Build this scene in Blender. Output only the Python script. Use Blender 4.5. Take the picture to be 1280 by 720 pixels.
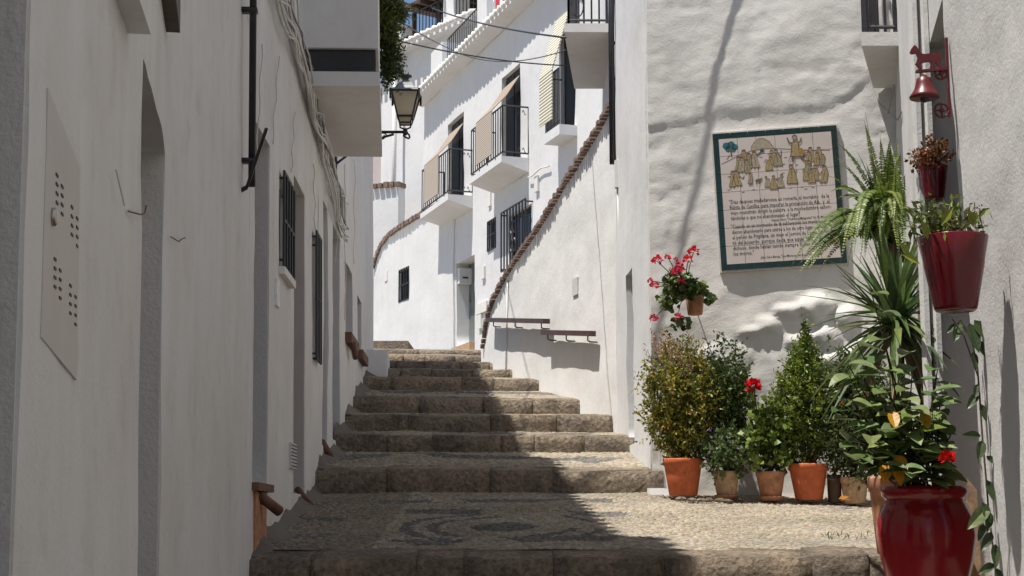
import bpy, math, random
from mathutils import Vector, noise, Matrix
R = math.radians
random.seed(7)
for o in list(bpy.data.objects): bpy.data.objects.remove(o)
scene = bpy.context.scene
COL = scene.collection
# ------------------------------------------------------------------ camera
F = 1900.0                      # focal length in pixels of a 1280 px wide frame
HOR = 650.0                     # pixel row of eye level
PITCH = math.atan((HOR-360)/F)
cam = bpy.data.cameras.new('camera'); camo = bpy.data.objects.new('camera', cam); COL.objects.link(camo)
cam.sensor_width = 36; cam.lens = 36*F/1280; cam.clip_end = 2000; cam.clip_start = .05
camo.location = (0,0,0); camo.rotation_euler = (math.pi/2+PITCH, 0, 0)
scene.camera = camo
# ------------------------------------------------------------------ light
SUN = Vector((-.32, -.17, 1.0)).normalized()
w = bpy.data.worlds.new('World'); scene.world = w; w.use_nodes = True
nt = w.node_tree; bg = nt.nodes['Background']
sky = nt.nodes.new('ShaderNodeTexSky'); sky.sky_type = 'NISHITA'; sky.sun_disc = False
sky.sun_elevation = math.asin(SUN.z); sky.sun_rotation = math.atan2(SUN.x, SUN.y)
sky.altitude = 400; sky.dust_density = 1.2; sky.air_density = 1.0
nt.links.new(sky.outputs[0], bg.inputs[0]); bg.inputs[1].default_value = .085
sl = bpy.data.lights.new('sun', 'SUN'); sl.energy = 5.0; sl.angle = R(.53); sl.color = (1, .95, .87)
so = bpy.data.objects.new('sun', sl); COL.objects.link(so); so.location = (-10, -5, 30)
so.rotation_euler = SUN.to_track_quat('Z', 'Y').to_euler()
scene.view_settings.view_transform = 'Standard'; scene.view_settings.look = 'None'
scene.view_settings.exposure = .42; scene.view_settings.gamma = 1.0
scene.cycles.max_bounces = 6; scene.cycles.diffuse_bounces = 4; scene.cycles.transmission_bounces = 4; scene.cycles.glossy_bounces = 2

# ------------------------------------------------------------------ pixel helpers
cp, sp_ = math.cos(PITCH), math.sin(PITCH)
def ray(px, py):
    u = (px-640)/F; v = (360-py)/F
    return Vector((u, cp - v*sp_, sp_ + v*cp))
def at(px, py, Y):
    d = ray(px, py); return d*(Y/d.y)
def zat(py, Y): return at(640, py, Y).z
def rnd(a, b): return random.uniform(a, b)
def nz(v, s=1.0, o=0.0): return noise.noise(Vector((v[0]*s+o, v[1]*s-o, v[2]*s+2*o)))

# ------------------------------------------------------------------ materials
MATS = {}
def newmat(name):
    m = bpy.data.materials.new(name); m.use_nodes = True; MATS[name] = m
    return m, m.node_tree, m.node_tree.nodes['Principled BSDF']
def N(t, typ, **kw):
    n = t.nodes.new(typ)
    for k, v in kw.items():
        if k in n.inputs: n.inputs[k].default_value = v
        else: setattr(n, k, v)
    return n
def ramp(t, src, stops):
    r = t.nodes.new('ShaderNodeValToRGB'); e = r.color_ramp.elements
    while len(e) < len(stops): e.new(.5)
    for i, (p, c) in enumerate(stops):
        e[i].position = p; e[i].color = (c[0], c[1], c[2], 1)
    t.links.new(src, r.inputs[0]); return r.outputs[0]
def mixc(t, a, b, fac, mode='MULTIPLY'):
    m = t.nodes.new('ShaderNodeMix'); m.data_type = 'RGBA'; m.blend_type = mode
    for k, s in ((6, a), (7, b)):
        if isinstance(s, tuple): m.inputs[k].default_value = (*s, 1)
        else: t.links.new(s, m.inputs[k])
    if isinstance(fac, float): m.inputs[0].default_value = fac
    else: t.links.new(fac, m.inputs[0])
    return m.outputs[2]
def bump(t, b, hs, dist=.01, prev=None):
    for h, s in hs:
        n = t.nodes.new('ShaderNodeBump'); n.inputs['Strength'].default_value = s; n.inputs['Distance'].default_value = dist
        t.links.new(h, n.inputs['Height'])
        if prev: t.links.new(prev, n.inputs['Normal'])
        prev = n.outputs[0]
    t.links.new(prev, b.inputs['Normal'])
def plaster(name, base=(.78,.77,.75), dirt=(.62,.59,.55), amount=.5, bs=.5, rough=.85, flake=.0):
    m, t, b = newmat(name)
    g = N(t, 'ShaderNodeNewGeometry')
    n1 = N(t, 'ShaderNodeTexNoise', Scale=1.3, Detail=6.0, Roughness=.62)
    mp = N(t, 'ShaderNodeMapping'); mp.inputs['Scale'].default_value = (2.6, 2.6, .55)
    t.links.new(g.outputs['Position'], mp.inputs[0])
    n2 = N(t, 'ShaderNodeTexNoise', Scale=1.5, Detail=4.0, Roughness=.6); t.links.new(mp.outputs[0], n2.inputs[0])
    n3 = N(t, 'ShaderNodeTexNoise', Scale=7.0, Detail=5.0, Roughness=.6)
    n4 = N(t, 'ShaderNodeTexNoise', Scale=70.0, Detail=3.0, Roughness=.6)
    n5 = N(t, 'ShaderNodeTexNoise', Scale=3.2, Detail=3.0, Roughness=.5)
    for n in (n1, n3, n4, n5): t.links.new(g.outputs['Position'], n.inputs[0])
    c = ramp(t, n1.outputs[0], [(.3, dirt), (.62, base)])
    c0 = mixc(t, base, c, amount, 'MIX')
    s = ramp(t, n2.outputs[0], [(.32, (.90,.885,.865)), (.6, (1,1,1))])
    c1 = mixc(t, c0, s, amount)
    f = ramp(t, n3.outputs[0], [(.28, (.86,.85,.84)), (.45, (1,1,1))])
    c2 = mixc(t, c1, f, amount)
    t.links.new(c2, b.inputs['Base Color'])
    b.inputs['Roughness'].default_value = rough; b.inputs['Specular IOR Level'].default_value = .25
    bump(t, b, [(n5.outputs[0], bs*.9), (n3.outputs[0], bs*.8), (n4.outputs[0], bs*.45)], .02)
    return m
plaster('plaster_left', (.735,.725,.72), (.62,.59,.57), .65, .26)
plaster('plaster_sign', (.68,.67,.65), (.57,.555,.525), .5, .30)
plaster('plaster_far', (.72,.722,.73), (.64,.635,.63), .35, .30)
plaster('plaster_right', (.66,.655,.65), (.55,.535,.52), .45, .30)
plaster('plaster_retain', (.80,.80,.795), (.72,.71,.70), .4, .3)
plaster('plaster_lavender', (.50,.44,.43), (.46,.40,.39), .4, .3)
plaster('plaster_smooth', (.76,.75,.73), (.66,.63,.6), .5, .1)
plaster('jamb_paint', (.66,.655,.65), (.56,.555,.55), .5, .45)
plaster('jamb_pink', (.60,.55,.52), (.53,.485,.46), .5, .3)
plaster('mortar', (.17,.15,.125), (.11,.095,.08), .9, .8)
def simple(name, col, rough=.5, metal=0., var=.15, scale=20., bs=.0, spec=.5):
    m, t, b = newmat(name)
    g = N(t, 'ShaderNodeNewGeometry')
    n = N(t, 'ShaderNodeTexNoise', Scale=scale, Detail=5.0, Roughness=.6); t.links.new(g.outputs['Position'], n.inputs[0])
    c = ramp(t, n.outputs[0], [(.3, tuple(x*(1-var) for x in col)), (.7, tuple(min(1, x*(1+var)) for x in col))])
    t.links.new(c, b.inputs['Base Color'])
    b.inputs['Roughness'].default_value = rough; b.inputs['Metallic'].default_value = metal
    b.inputs['Specular IOR Level'].default_value = spec
    if bs: bump(t, b, [(n.outputs[0], bs)], .01)
    return m
simple('iron', (.018,.018,.022), .45, .0, .3)
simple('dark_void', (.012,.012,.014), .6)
simple('wood_dark', (.06,.035,.022), .6, 0, .4, 9)
simple('wood_rail', (.075,.038,.032), .5, 0, .3, 15)
simple('door_green', (.16,.18,.17), .5, 0, .2, 6)
simple('door_blue', (.20,.22,.25), .6, 0, .2, 6)
simple('box_paint', (.56,.52,.50), .6, 0, .05, 4, .05)
simple('white_metal', (.72,.72,.70), .4, 0, .05)
simple('brass', (.45,.42,.36), .35, .9, .2)
simple('terracotta', (.50,.12,.042), .75, 0, .2, 25, .15)
simple('terracotta_old', (.42,.20,.11), .85, 0, .35, 18, .3)
simple('terracotta_pale', (.46,.31,.19), .9, 0, .35, 22, .3)
simple('terracotta_tile', (.15,.075,.05), .85, 0, .35, 14, .3)
simple('tile_white', (.76,.74,.70), .85, 0, .12, 8, .3)
simple('red_enamel', (.105,.0035,.008), .22, 0, .1, 9, .04)
simple('red_glaze', (.27,.009,.016), .16, 0, .1, 9, .03)
simple('red_iron', (.10,.008,.011), .38, 0, .2, 20)
simple('soil', (.05,.033,.02), .95, 0, .4, 40, .5)
simple('cable_white', (.62,.60,.57), .6, 0, .1)
simple('cable_grey', (.22,.22,.22), .6, 0, .2)
simple('cable_black', (.02,.02,.024), .5, 0, .2)
simple('tile_glaze', (.55,.49,.455), .22, 0, .06, 5, .03)
simple('tile_green', (.006,.028,.024), .2, 0, .35, 14, .05)
simple('grout', (.60,.57,.53), .9, 0, .15, 30)
simple('ink', (.035,.02,.016), .4, 0, .3, 60)
simple('ink_line', (.16,.085,.05), .4, 0, .3, 60)
simple('paint_ochre', (.40,.31,.14), .3, 0, .3, 40)
simple('paint_olive', (.34,.30,.17), .3, 0, .3, 40)
simple('paint_skin', (.48,.36,.27), .3, 0, .15, 40)
simple('paint_blue', (.06,.20,.24), .3, 0, .3, 40)
simple('paint_orange', (.42,.26,.09), .3, 0, .3, 40)
simple('paint_sand', (.50,.42,.30), .3, 0, .15, 40)
simple('canvas_tan', (.40,.33,.23), .9, 0, .2, 30, .2)
simple('blind_cream', (.66,.62,.50), .8, 0, .06, 30)
simple('blind_tan', (.33,.26,.20), .85, 0, .2, 40)
simple('cloth_red', (.55,.03,.05), .9)
simple('cloth_white', (.8,.8,.82), .9)
m, t, b = newmat('lamp_glass'); b.inputs['Base Color'].default_value = (.78,.72,.60,1); b.inputs['Roughness'].default_value = .4
tr = N(t, 'ShaderNodeBsdfTranslucent'); tr.inputs[0].default_value = (.82,.76,.64,1); mx = N(t, 'ShaderNodeMixShader'); mx.inputs[0].default_value = .75
t.links.new(b.outputs[0], mx.inputs[1]); t.links.new(tr.outputs[0], mx.inputs[2]); t.links.new(mx.outputs[0], t.nodes['Material Output'].inputs[0])
simple('lamp_zinc', (.28,.29,.29), .45, .6, .2)
simple('roof_brown', (.10,.055,.04), .9, 0, .4, 12, .4)
simple('trunk', (.13,.085,.05), .9, 0, .5, 30, .6)
simple('stem', (.07,.05,.025), .8, 0, .4, 30)
simple('ground_dirt', (.26,.235,.20), .95, 0, .3, 3, .5)
# glass of the little windows
m, t, b = newmat('glass_dark'); b.inputs['Base Color'].default_value = (.02,.022,.026,1); b.inputs['Roughness'].default_value = .12
# stone of the step edges
def stone_mat(name, tint):
    m, t, b = newmat(name)
    g = N(t, 'ShaderNodeNewGeometry'); oi = N(t, 'ShaderNodeObjectInfo')
    n1 = N(t, 'ShaderNodeTexNoise', Scale=4.0, Detail=7.0, Roughness=.65)
    n2 = N(t, 'ShaderNodeTexNoise', Scale=34.0, Detail=6.0, Roughness=.7)
    n3 = N(t, 'ShaderNodeTexVoronoi', Scale=26.0)
    for n in (n1, n2, n3): t.links.new(g.outputs['Position'], n.inputs[0])
    a = ramp(t, n1.outputs[0], [(.25, (.10*tint[0], .085*tint[1], .07*tint[2])), (.5, (.24*tint[0], .20*tint[1], .16*tint[2])), (.72, (.34*tint[0], .27*tint[1], .20*tint[2]))])
    c = ramp(t, n2.outputs[0], [(.3, (.45,.44,.42)), (.62, (1.2,1.18,1.15))])
    c1 = mixc(t, a, c, 1.0)
    o = ramp(t, oi.outputs['Random'], [(0, (.86,.86,.87)), (.5, (.97,.97,.97)), (1, (1.10,1.07,1.02))])
    c2 = mixc(t, c1, o, 1.0)
    t.links.new(c2, b.inputs['Base Color']); b.inputs['Roughness'].default_value = .9
    b.inputs['Specular IOR Level'].default_value = .2
    bump(t, b, [(n1.outputs[0], .7), (n3.outputs[0], .5), (n2.outputs[0], .9)], .035)
stone_mat('stone', (1.18,1.18,1.17))
# vertex coloured materials (albedo of each pebble, leaf or petal)
def vcol(name, rough=.8, trans=0., bs=0., spec=.3, nsc=40.):
    m, t, b = newmat(name)
    a = N(t, 'ShaderNodeVertexColor'); a.layer_name = 'Col'
    g = N(t, 'ShaderNodeNewGeometry')
    n = N(t, 'ShaderNodeTexNoise', Scale=nsc, Detail=4.0, Roughness=.65); t.links.new(g.outputs['Position'], n.inputs[0])
    c = mixc(t, a.outputs[0], ramp(t, n.outputs[0], [(.3, (.72,.72,.72)), (.7, (1.12,1.12,1.12))]), 1.0)
    t.links.new(c, b.inputs['Base Color']); b.inputs['Roughness'].default_value = rough
    b.inputs['Specular IOR Level'].default_value = spec
    if bs: bump(t, b, [(n.outputs[0], bs)], .01)
    if trans:
        tr = N(t, 'ShaderNodeBsdfTranslucent'); t.links.new(c, tr.inputs[0])
        mx = N(t, 'ShaderNodeMixShader'); mx.inputs[0].default_value = trans
        t.links.new(b.outputs[0], mx.inputs[1]); t.links.new(tr.outputs[0], mx.inputs[2])
        t.links.new(mx.outputs[0], t.nodes['Material Output'].inputs[0])
vcol('pebble', .85, 0, .5, .2, 60)
vcol('leaf', .42, .3, .15, .45, 25)
vcol('petal', .7, .25, 0, .2, 60)
# bed the pebbles sit in
m, t, b = newmat('pebble_bed')
g = N(t, 'ShaderNodeNewGeometry')
v = N(t, 'ShaderNodeTexVoronoi', Scale=22.0); n1 = N(t, 'ShaderNodeTexNoise', Scale=2.5, Detail=5.0)
for n in (v, n1): t.links.new(g.outputs['Position'], n.inputs[0])
a = ramp(t, n1.outputs[0], [(.3, (.20,.175,.145)), (.7, (.34,.30,.245))])
c = ramp(t, v.outputs[0], [(.1, (1.1,1.1,1.1)), (.7, (.6,.6,.6))])
t.links.new(mixc(t, a, c, 1.0), b.inputs['Base Color']); b.inputs['Roughness'].default_value = .95
bump(t, b, [(v.outputs[0], -.5)], .02)
# brick coping
m, t, b = newmat('brick_coping')
g = N(t, 'ShaderNodeNewGeometry'); n1 = N(t, 'ShaderNodeTexNoise', Scale=9.0, Detail=5.0); t.links.new(g.outputs['Position'], n1.inputs[0])
t.links.new(ramp(t, n1.outputs[0], [(.3, (.13,.09,.075)), (.55, (.22,.15,.12)), (.75, (.36,.28,.23))]), b.inputs['Base Color']); b.inputs['Roughness'].default_value = .9
# slatted blind: fine slats as relief and colour
def blind_mat(name, c1, c2, sc):
    m, t, b = newmat(name)
    g = N(t, 'ShaderNodeNewGeometry'); wv = N(t, 'ShaderNodeTexWave', Scale=sc, Distortion=.3); wv.bands_direction = 'Z'
    t.links.new(g.outputs['Position'], wv.inputs[0])
    t.links.new(ramp(t, wv.outputs[0], [(.2, c1), (.6, c2)]), b.inputs['Base Color']); b.inputs['Roughness'].default_value = .85
    bump(t, b, [(wv.outputs[0], .6)], .01)
blind_mat('blind_slats', (.38,.35,.27), (.72,.68,.56), 5.5)
blind_mat('blind_reed', (.38,.32,.27), (.50,.43,.36), 9.0)

# ------------------------------------------------------------------ mesh building
def wloc(o):
    v = Vector((0,0,0))
    while o: v += o.location; o = o.parent
    return v
class MB:
    def __init__(s): s.v = []; s.f = []; s.c = []; s.cur = None
    def add(s, vs, fs):
        b = len(s.v); s.v += [tuple(v) for v in vs]
        for f in fs: s.f.append(tuple(i+b for i in f))
        if s.cur: s.c += [s.cur]*len(vs)
        else: s.c += [(1,1,1)]*len(vs)
    def box(s, c, sx, sy, sz, rz=0., M=None):
        vs = []
        for z in (-1,1):
            for x, y in ((-1,-1),(1,-1),(1,1),(-1,1)):
                p = Vector((x*sx/2, y*sy/2, z*sz/2))
                p = (M @ p) if M else Matrix.Rotation(rz,3,'Z') @ p
                vs.append(p+Vector(c))
        s.add(vs, [(0,3,2,1),(4,5,6,7),(0,1,5,4),(1,2,6,5),(2,3,7,6),(3,0,4,7)])
    def hexa(s, p):     # 8 corners: 4 bottom ccw, 4 top ccw
        s.add(p, [(0,3,2,1),(4,5,6,7),(0,1,5,4),(1,2,6,5),(2,3,7,6),(3,0,4,7)])
    def tube(s, pts, r, n=6, cap=True):
        pts = [Vector(p) for p in pts]; rs = r if isinstance(r, (list, tuple)) else [r]*len(pts)
        vs = []; up = None
        for i, p in enumerate(pts):
            d = (pts[min(i+1,len(pts)-1)] - pts[max(i-1,0)])
            if d.length < 1e-9: d = Vector((0,0,1))
            d.normalize()
            if up is None: up = Vector((0,0,1)) if abs(d.z) < .9 else Vector((1,0,0))
            a = d.cross(up)
            if a.length < 1e-5: a = d.cross(Vector((0,1,0)))
            a.normalize(); b = a.cross(d); up = b
            for k in range(n):
                t = 2*math.pi*k/n
                vs.append(p + (a*math.cos(t)+b*math.sin(t))*rs[i])
        fs = []
        for i in range(len(pts)-1):
            for k in range(n):
                fs.append((i*n+k, i*n+(k+1)%n, (i+1)*n+(k+1)%n, (i+1)*n+k))
        if cap:
            fs.append(tuple(range(n-1,-1,-1))); o = (len(pts)-1)*n; fs.append(tuple(range(o, o+n)))
        s.add(vs, fs)
    def lathe(s, prof, c, n=24, M=None):
        vs = []
        for r, z in prof:
            for k in range(n):
                t = 2*math.pi*k/n; p = Vector((r*math.cos(t), r*math.sin(t), z))
                if M: p = M @ p
                vs.append(p+Vector(c))
        fs = []
        for i in range(len(prof)-1):
            for k in range(n): fs.append((i*n+k, i*n+(k+1)%n, (i+1)*n+(k+1)%n, (i+1)*n+k))
        fs.append(tuple(range(n-1,-1,-1)))
        o = (len(prof)-1)*n; fs.append(tuple(range(o, o+n)))
        s.add(vs, fs)
    def leaf(s, p, d, up, L, W, fold=.15, droop=.0, col=None):
        d = Vector(d).normalized(); side = d.cross(Vector(up))
        if side.length < 1e-4: side = d.cross(Vector((1,0,.3)))
        side.normalize(); nrm = side.cross(d); p = Vector(p)
        if col: s.cur = col
        mid = p + d*L*.45 - Vector((0,0,droop*L*.2)); tip = p + d*L - Vector((0,0,droop*L))
        f = nrm*fold*W
        s.add([p, mid - side*W/2 + f, mid, mid + side*W/2 + f, tip], [(0,2,1),(0,3,2),(1,2,4),(2,3,4)])
    def small(s, p, d, up, L, W, col):
        d = Vector(d).normalized(); side = d.cross(Vector(up))
        if side.length < 1e-4: side = d.cross(Vector((1,0,.3)))
        side.normalize(); p = Vector(p); s.cur = col
        s.add([p, p+d*L*.5-side*W/2, p+d*L, p+d*L*.5+side*W/2], [(0,1,2,3)])
    def build(s, name, mat, parent=None, smooth=False):
        me = bpy.data.meshes.new(name)
        o0 = wloc(parent) if parent else Vector((0,0,0))
        me.from_pydata([(v[0]-o0.x, v[1]-o0.y, v[2]-o0.z) for v in s.v], [], s.f)
        if any(c != (1,1,1) for c in s.c[:50]) or s.cur:
            ca = me.color_attributes.new('Col', 'FLOAT_COLOR', 'POINT')
            flat = []
            for c in s.c: flat += [c[0], c[1], c[2], 1.]
            ca.data.foreach_set('color', flat)
        me.materials.append(MATS[mat])
        if smooth: me.polygons.foreach_set('use_smooth', [True]*len(me.polygons))
        me.update()
        o = bpy.data.objects.new(name, me); COL.objects.link(o)
        if parent: o.parent = parent
        return o
def tag(o, label=None, cat=None, group=None, kind=None):
    if label: o['label'] = label
    if cat: o['category'] = cat
    if group: o['group'] = group
    if kind: o['kind'] = kind
    return o
def thing(name, loc, label, cat, group=None):
    o = bpy.data.objects.new(name, None); COL.objects.link(o); o.location = loc; o.empty_display_size = .1
    return tag(o, label, cat, group)

class Wall:
    """vertical wall over a footprint polyline; the street is on the right hand of its direction"""
    def __init__(s, poly):
        s.p = [Vector((a, b)) for a, b in poly]; s.cum = [0.]
        for i in range(len(poly)-1): s.cum.append(s.cum[-1] + (s.p[i+1]-s.p[i]).length)
        s.L = s.cum[-1]
        s.lean = 0.; s.zr = 0.
    def seg(s, q):
        for i in range(len(s.p)-1):
            if q <= s.cum[i+1] or i == len(s.p)-2: return i
    def nrm(s, q):
        i = s.seg(q); d = (s.p[i+1]-s.p[i]).normalized(); n = Vector((d.y, -d.x))
        for j, k in ((i, i-1), (i+1, i+1)):
            if 0 <= k < len(s.p)-1 and k != i and abs(q - s.cum[j]) < 1e-6:
                e = (s.p[k+1]-s.p[k]).normalized(); n = n + Vector((e.y, -e.x)); n.normalize()
        return n
    def pt(s, q, z, off=0.):
        i = s.seg(q); d = (s.p[i+1]-s.p[i]).normalized(); b = s.p[i] + d*(q-s.cum[i]); n = s.nrm(q)
        off += s.lean*(s.zr - z)
        return Vector((b.x+n.x*off, b.y+n.y*off, z))
    def dir(s, q):
        i = s.seg(q); d = (s.p[i+1]-s.p[i]).normalized(); return Vector((d.x, d.y, 0))
    def n3(s, q): n = s.nrm(q); return Vector((n.x, n.y, 0))
    def px(s, px, py, off=0.):
        q, z = s.px0(px, py, off)
        if s.lean:
            for _ in range(4): q, z = s.px0(px, py, off+s.lean*(s.zr-z))
        return q, z
    def px0(s, px, py, off=0.):
        r = ray(px, py); best = None
        for i in range(len(s.p)-1):
            a = s.p[i]; d = (s.p[i+1]-a); L = d.length; d.normalize(); n = Vector((d.y, -d.x)); a = a + n*off
            den = r.x*n.x + r.y*n.y
            if abs(den) < 1e-9: continue
            t = (a.x*n.x + a.y*n.y)/den
            if t <= 0: continue
            q = (r.x*t-a.x)*d.x + (r.y*t-a.y)*d.y
            miss = max(0, -q, q-L)
            if best is None or miss < best[0]-1e-6: best = (miss, s.cum[i]+q, r.z*t)
        return best[1], best[2]
    def sY(s, Y):
        for i in range(len(s.p)-1):
            a, b = s.p[i].y, s.p[i+1].y
            if min(a,b)-1e-9 <= Y <= max(a,b)+1e-9: return s.cum[i] + (Y-a)/(b-a)*(s.cum[i+1]-s.cum[i])
    def mesh(s, z0, z1, holes=(), res=.15, zres=None, disp=None, thick=.3, ztop=None, amp=.012, sc=1.2):
        """holes: (s0, s1, z0, z1, depth); returns an MB with face, reveals, ends and top"""
        zres = zres or res
        S = set([0., s.L] + s.cum); Z = set([z0, z1])
        for h in holes: S |= {h[0], h[1]}; Z |= {h[2], h[3]}
        def fill(vals, r):
            vals = sorted(vals); out = []
            for a, b in zip(vals, vals[1:]):
                if b-a < 1e-5: continue
                k = max(1, int(math.ceil((b-a)/r)))
                out += [a+(b-a)*i/k for i in range(k)]
            return out + [vals[-1]]
        S = fill(S, res); Z = fill(Z, zres); mb = MB()
        if disp is None:
            disp = lambda p, q, z: amp*nz(p, sc) + amp*.45*nz(p, sc*3.7, 5)
        idx = {}; vs = []
        def vert(i, j):
            z = Z[j]
            if ztop: z = min(z, ztop(S[i]))
            b = s.pt(S[i], z); o = disp(b, S[i], z); p = s.pt(S[i], z, o)
            vs.append(p); return len(vs)-1
        for i in range(len(S)):
            for j in range(len(Z)): idx[i,j] = vert(i, j)
        fs = []
        for i in range(len(S)-1):
            for j in range(len(Z)-1):
                sm, zm = (S[i]+S[i+1])/2, (Z[j]+Z[j+1])/2
                if any(h[0] < sm < h[1] and h[2] < zm < h[3] for h in holes): continue
                if ztop and Z[j] >= ztop(S[i])-1e-6 and Z[j] >= ztop(S[i+1])-1e-6: continue
                fs.append((idx[i,j], idx[i+1,j], idx[i+1,j+1], idx[i,j+1]))
        # ends and top, back into the house
        ring_ = {}
        def dup(k):
            if k not in ring_: vs.append(vs[idx[k]]); ring_[k] = len(vs)-1
            return ring_[k]
        def inner(k): 
            i, j = k; z = min(Z[j], ztop(S[i])) if ztop else Z[j]
            vs.append(s.pt(S[i], z, -thick)); return len(vs)-1
        for i, fl in ((0, 0), (len(S)-1, 1)):
            c = inner((i,0)); d = inner((i,len(Z)-1)); ring_.clear(); col_ = [dup((i,j)) for j in range(len(Z))]
            fs.append((c, *col_, d) if not fl else (*col_[::-1], c, d))
        ring_.clear()
        prev = None
        for i in range(len(S)):
            k = inner((i, len(Z)-1))
            if prev is not None: fs.append((dup((i-1,len(Z)-1)), dup((i,len(Z)-1)), k, prev))
            prev = k
        mb.add(vs, fs)
        # reveals
        for h in holes:
            a, b, c, d, dep = h[:5]; nn = 4
            ii = [k for k in range(len(S)) if a-1e-6 <= S[k] <= b+1e-6]; jj = [k for k in range(len(Z)) if c-1e-6 <= Z[k] <= d+1e-6]
            ring = [(i, jj[0]) for i in ii] + [(ii[-1], j) for j in jj[1:]] + [(i, jj[-1]) for i in ii[::-1][1:]] + [(ii[0], j) for j in jj[::-1][1:-1]]
            front = [vs[idx[r]] for r in ring]; back = [s.pt(S[r[0]], Z[r[1]], -dep) for r in ring]
            k = len(ring)
            mb.add(front+back, [(q, (q+1)%k, k+(q+1)%k, k+q) for q in range(k)])
        return mb
    def box(s, mb, s0, s1, z0, z1, o0, o1):
        mb.hexa([s.pt(s0,z0,o0), s.pt(s0,z0,o1), s.pt(s1,z0,o1), s.pt(s1,z0,o0), s.pt(s0,z1,o0), s.pt(s0,z1,o1), s.pt(s1,z1,o1), s.pt(s1,z1,o0)])
    def base(s, q, z): return s.pt(q, z)

def panel_door(W, parent, s0, s1, z0, z1, dep, mat):
    """a plank door leaf filling an opening, with handle"""
    mb = MB(); W.box(mb, s0-.02, s1+.02, z0, z1+.02, -dep-.05, -dep+.012)
    d = mb.build('door', mat, parent)
    n = max(2, int((s1-s0)/.14)); 
    for i in range(n):
        mb = MB(); a = s0+(s1-s0)*i/n; b = s0+(s1-s0)*(i+1)/n
        W.box(mb, a+.006, b-.006, z0+.01, z1-.01, -dep+.01, -dep+.03); mb.build('plank', mat, d)
    mb = MB(); W.box(mb, s0+.08, s0+.11, z0+.95, z0+1.1, -dep+.03, -dep+.06); mb.build('handle', 'brass', d)
    return d
def grille(W, parent, s0, s1, z0, z1, off, nb, nh=1, r=.009, frame=True, scroll=False, name='grille'):
    mb = MB()
    for i in range(nb):
        q = s0+(s1-s0)*i/(nb-1); mb.tube([W.pt(q,z0,off), W.pt(q,z1,off)], r, 5)
    for i in range(nh):
        z = z0+(z1-z0)*(i/(nh-1) if nh > 1 else .5); mb.tube([W.pt(s0,z,off), W.pt(s1,z,off)], r*1.1, 5)
    for q in (s0, s1):
        for z in (z0+.04, z1-.04): mb.tube([W.pt(q,z,off), W.pt(q,z,-.05)], r, 5)
    if scroll:
        for sg in (-1, 1):
            for zz in (.35, .65):
                c0 = (s0+s1)/2; z = z0+(z1-z0)*zz
                mb.tube([W.pt(c0+sg*.07*(1-math.cos(t*.6)), z+.09*math.sin(t*.6)*1.3, off) for t in range(0, 11)], r, 5)
    return mb.build(name, 'iron', parent)
def window(W, parent, s0, s1, z0, z1, dep, nb=5, nh=2, off=.0, mat='glass_dark', scroll=False, r=.009, pad=0.):
    f = MB(); t = .035
    W.box(f, s0, s0+t, z0, z1, -dep, -dep+.04); W.box(f, s1-t, s1, z0, z1, -dep, -dep+.04)
    W.box(f, s0+t, s1-t, z0, z0+t, -dep, -dep+.038); W.box(f, s0+t, s1-t, z1-t, z1, -dep, -dep+.038)
    fr = f.build('window', 'wood_dark', parent)
    m = (s0+s1)/2
    for a, b in ((s0+t, m-.015), (m+.015, s1-t)):
        g = MB(); W.box(g, a, b, z0+t, z1-t, -dep, -dep+.02); g.build('pane', mat, fr)
    b = MB(); W.box(b, m-.013, m+.013, z0+t, z1-t, -dep, -dep+.035); b.build('mullion', 'wood_dark', fr)
    if nb: grille(W, parent, s0-pad, s1+pad, z0-pad, z1+pad, off, nb, nh, r, scroll=scroll)
    return fr

# ================================================================== THE STREET
LP = [(-.52,-3.), (-.58,1.0), (-.982,4.06), (-1.186,5.2), (-1.35,8.0), (-1.66,18.6)]
WL = Wall(LP); WL.lean = .018
def xleft(Y):
    for (a, b), (c, d) in zip(LP, LP[1:]):
        if b <= Y <= d: return a+(c-a)*(Y-b)/(d-b)
    return LP[-1][0] - .2*(Y-LP[-1][1])
SC0, SC1 = (1.07,11.62), (2.98,11.40)        # sign wall footprint
HWp = [(-.40,19.6), (.985,14.15)]            # wall with the handrails
def xright(Y):
    if Y < 11.5: return 2.05+(2.98-2.05)*(Y-7.4)/(11.4-7.4) if Y > 7.4 else 1.95
    if Y < 14.15: return 1.07+(.985-1.07)*(Y-11.5)/2.65
    a, b = HWp[1], HWp[0]
    return a[0]+(b[0]-a[0])*(Y-a[1])/(b[1]-a[1])
STEPS = [(8.0,697,617,11.5), (11.5,588,566,13.2), (13.2,545,540.5,14.2), (14.2,519.5,518.3,15.2), (15.2,499,489.5,16.8),
         (16.8,474,472.8,18.), (18.,463,462.,19.), (19.,454,453.,20.), (20.,445,444.3,20.8), (20.8,439,437.6,31.)]
ST = [(y0, zat(p0,y0), zat(p1,y1), y1) for y0, p0, p1, y1 in STEPS]
def gz(Y):
    if Y < 8: return ST[0][1] - .21 - .15*(8-Y)
    for y0, z0, z1, y1 in ST:
        if y0 <= Y < y1: return z0+(z1-z0)*(Y-y0)/(y1-y0)
    return ST[-1][2] + .11*(Y-31)
SK = .10     # the step edges run slightly askew
# ---- ground sheet: the hillside under everything
mb = MB(); ys = [-120,-40,-10,0,4,7.9,8.1,11.5,13.2,14.2,15.2,16.8,18,19,20,21,24,28,31,40,60,90,300,900]; xs = [-500,-120,-30,-8,0,8,30,120,500]
def hz(Y):
    z = gz(max(-60, min(Y, 60))) - .42
    return z
for y in ys:
    for x in xs: mb.v.append((x, y, hz(y))); mb.c.append((1,1,1))
for j in range(len(ys)-1):
    for i in range(len(xs)-1):
        a = j*len(xs)+i; mb.f.append((a, a+1, a+1+len(xs), a+len(xs)))
tag(mb.build('ground', 'ground_dirt'), kind='structure')

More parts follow.
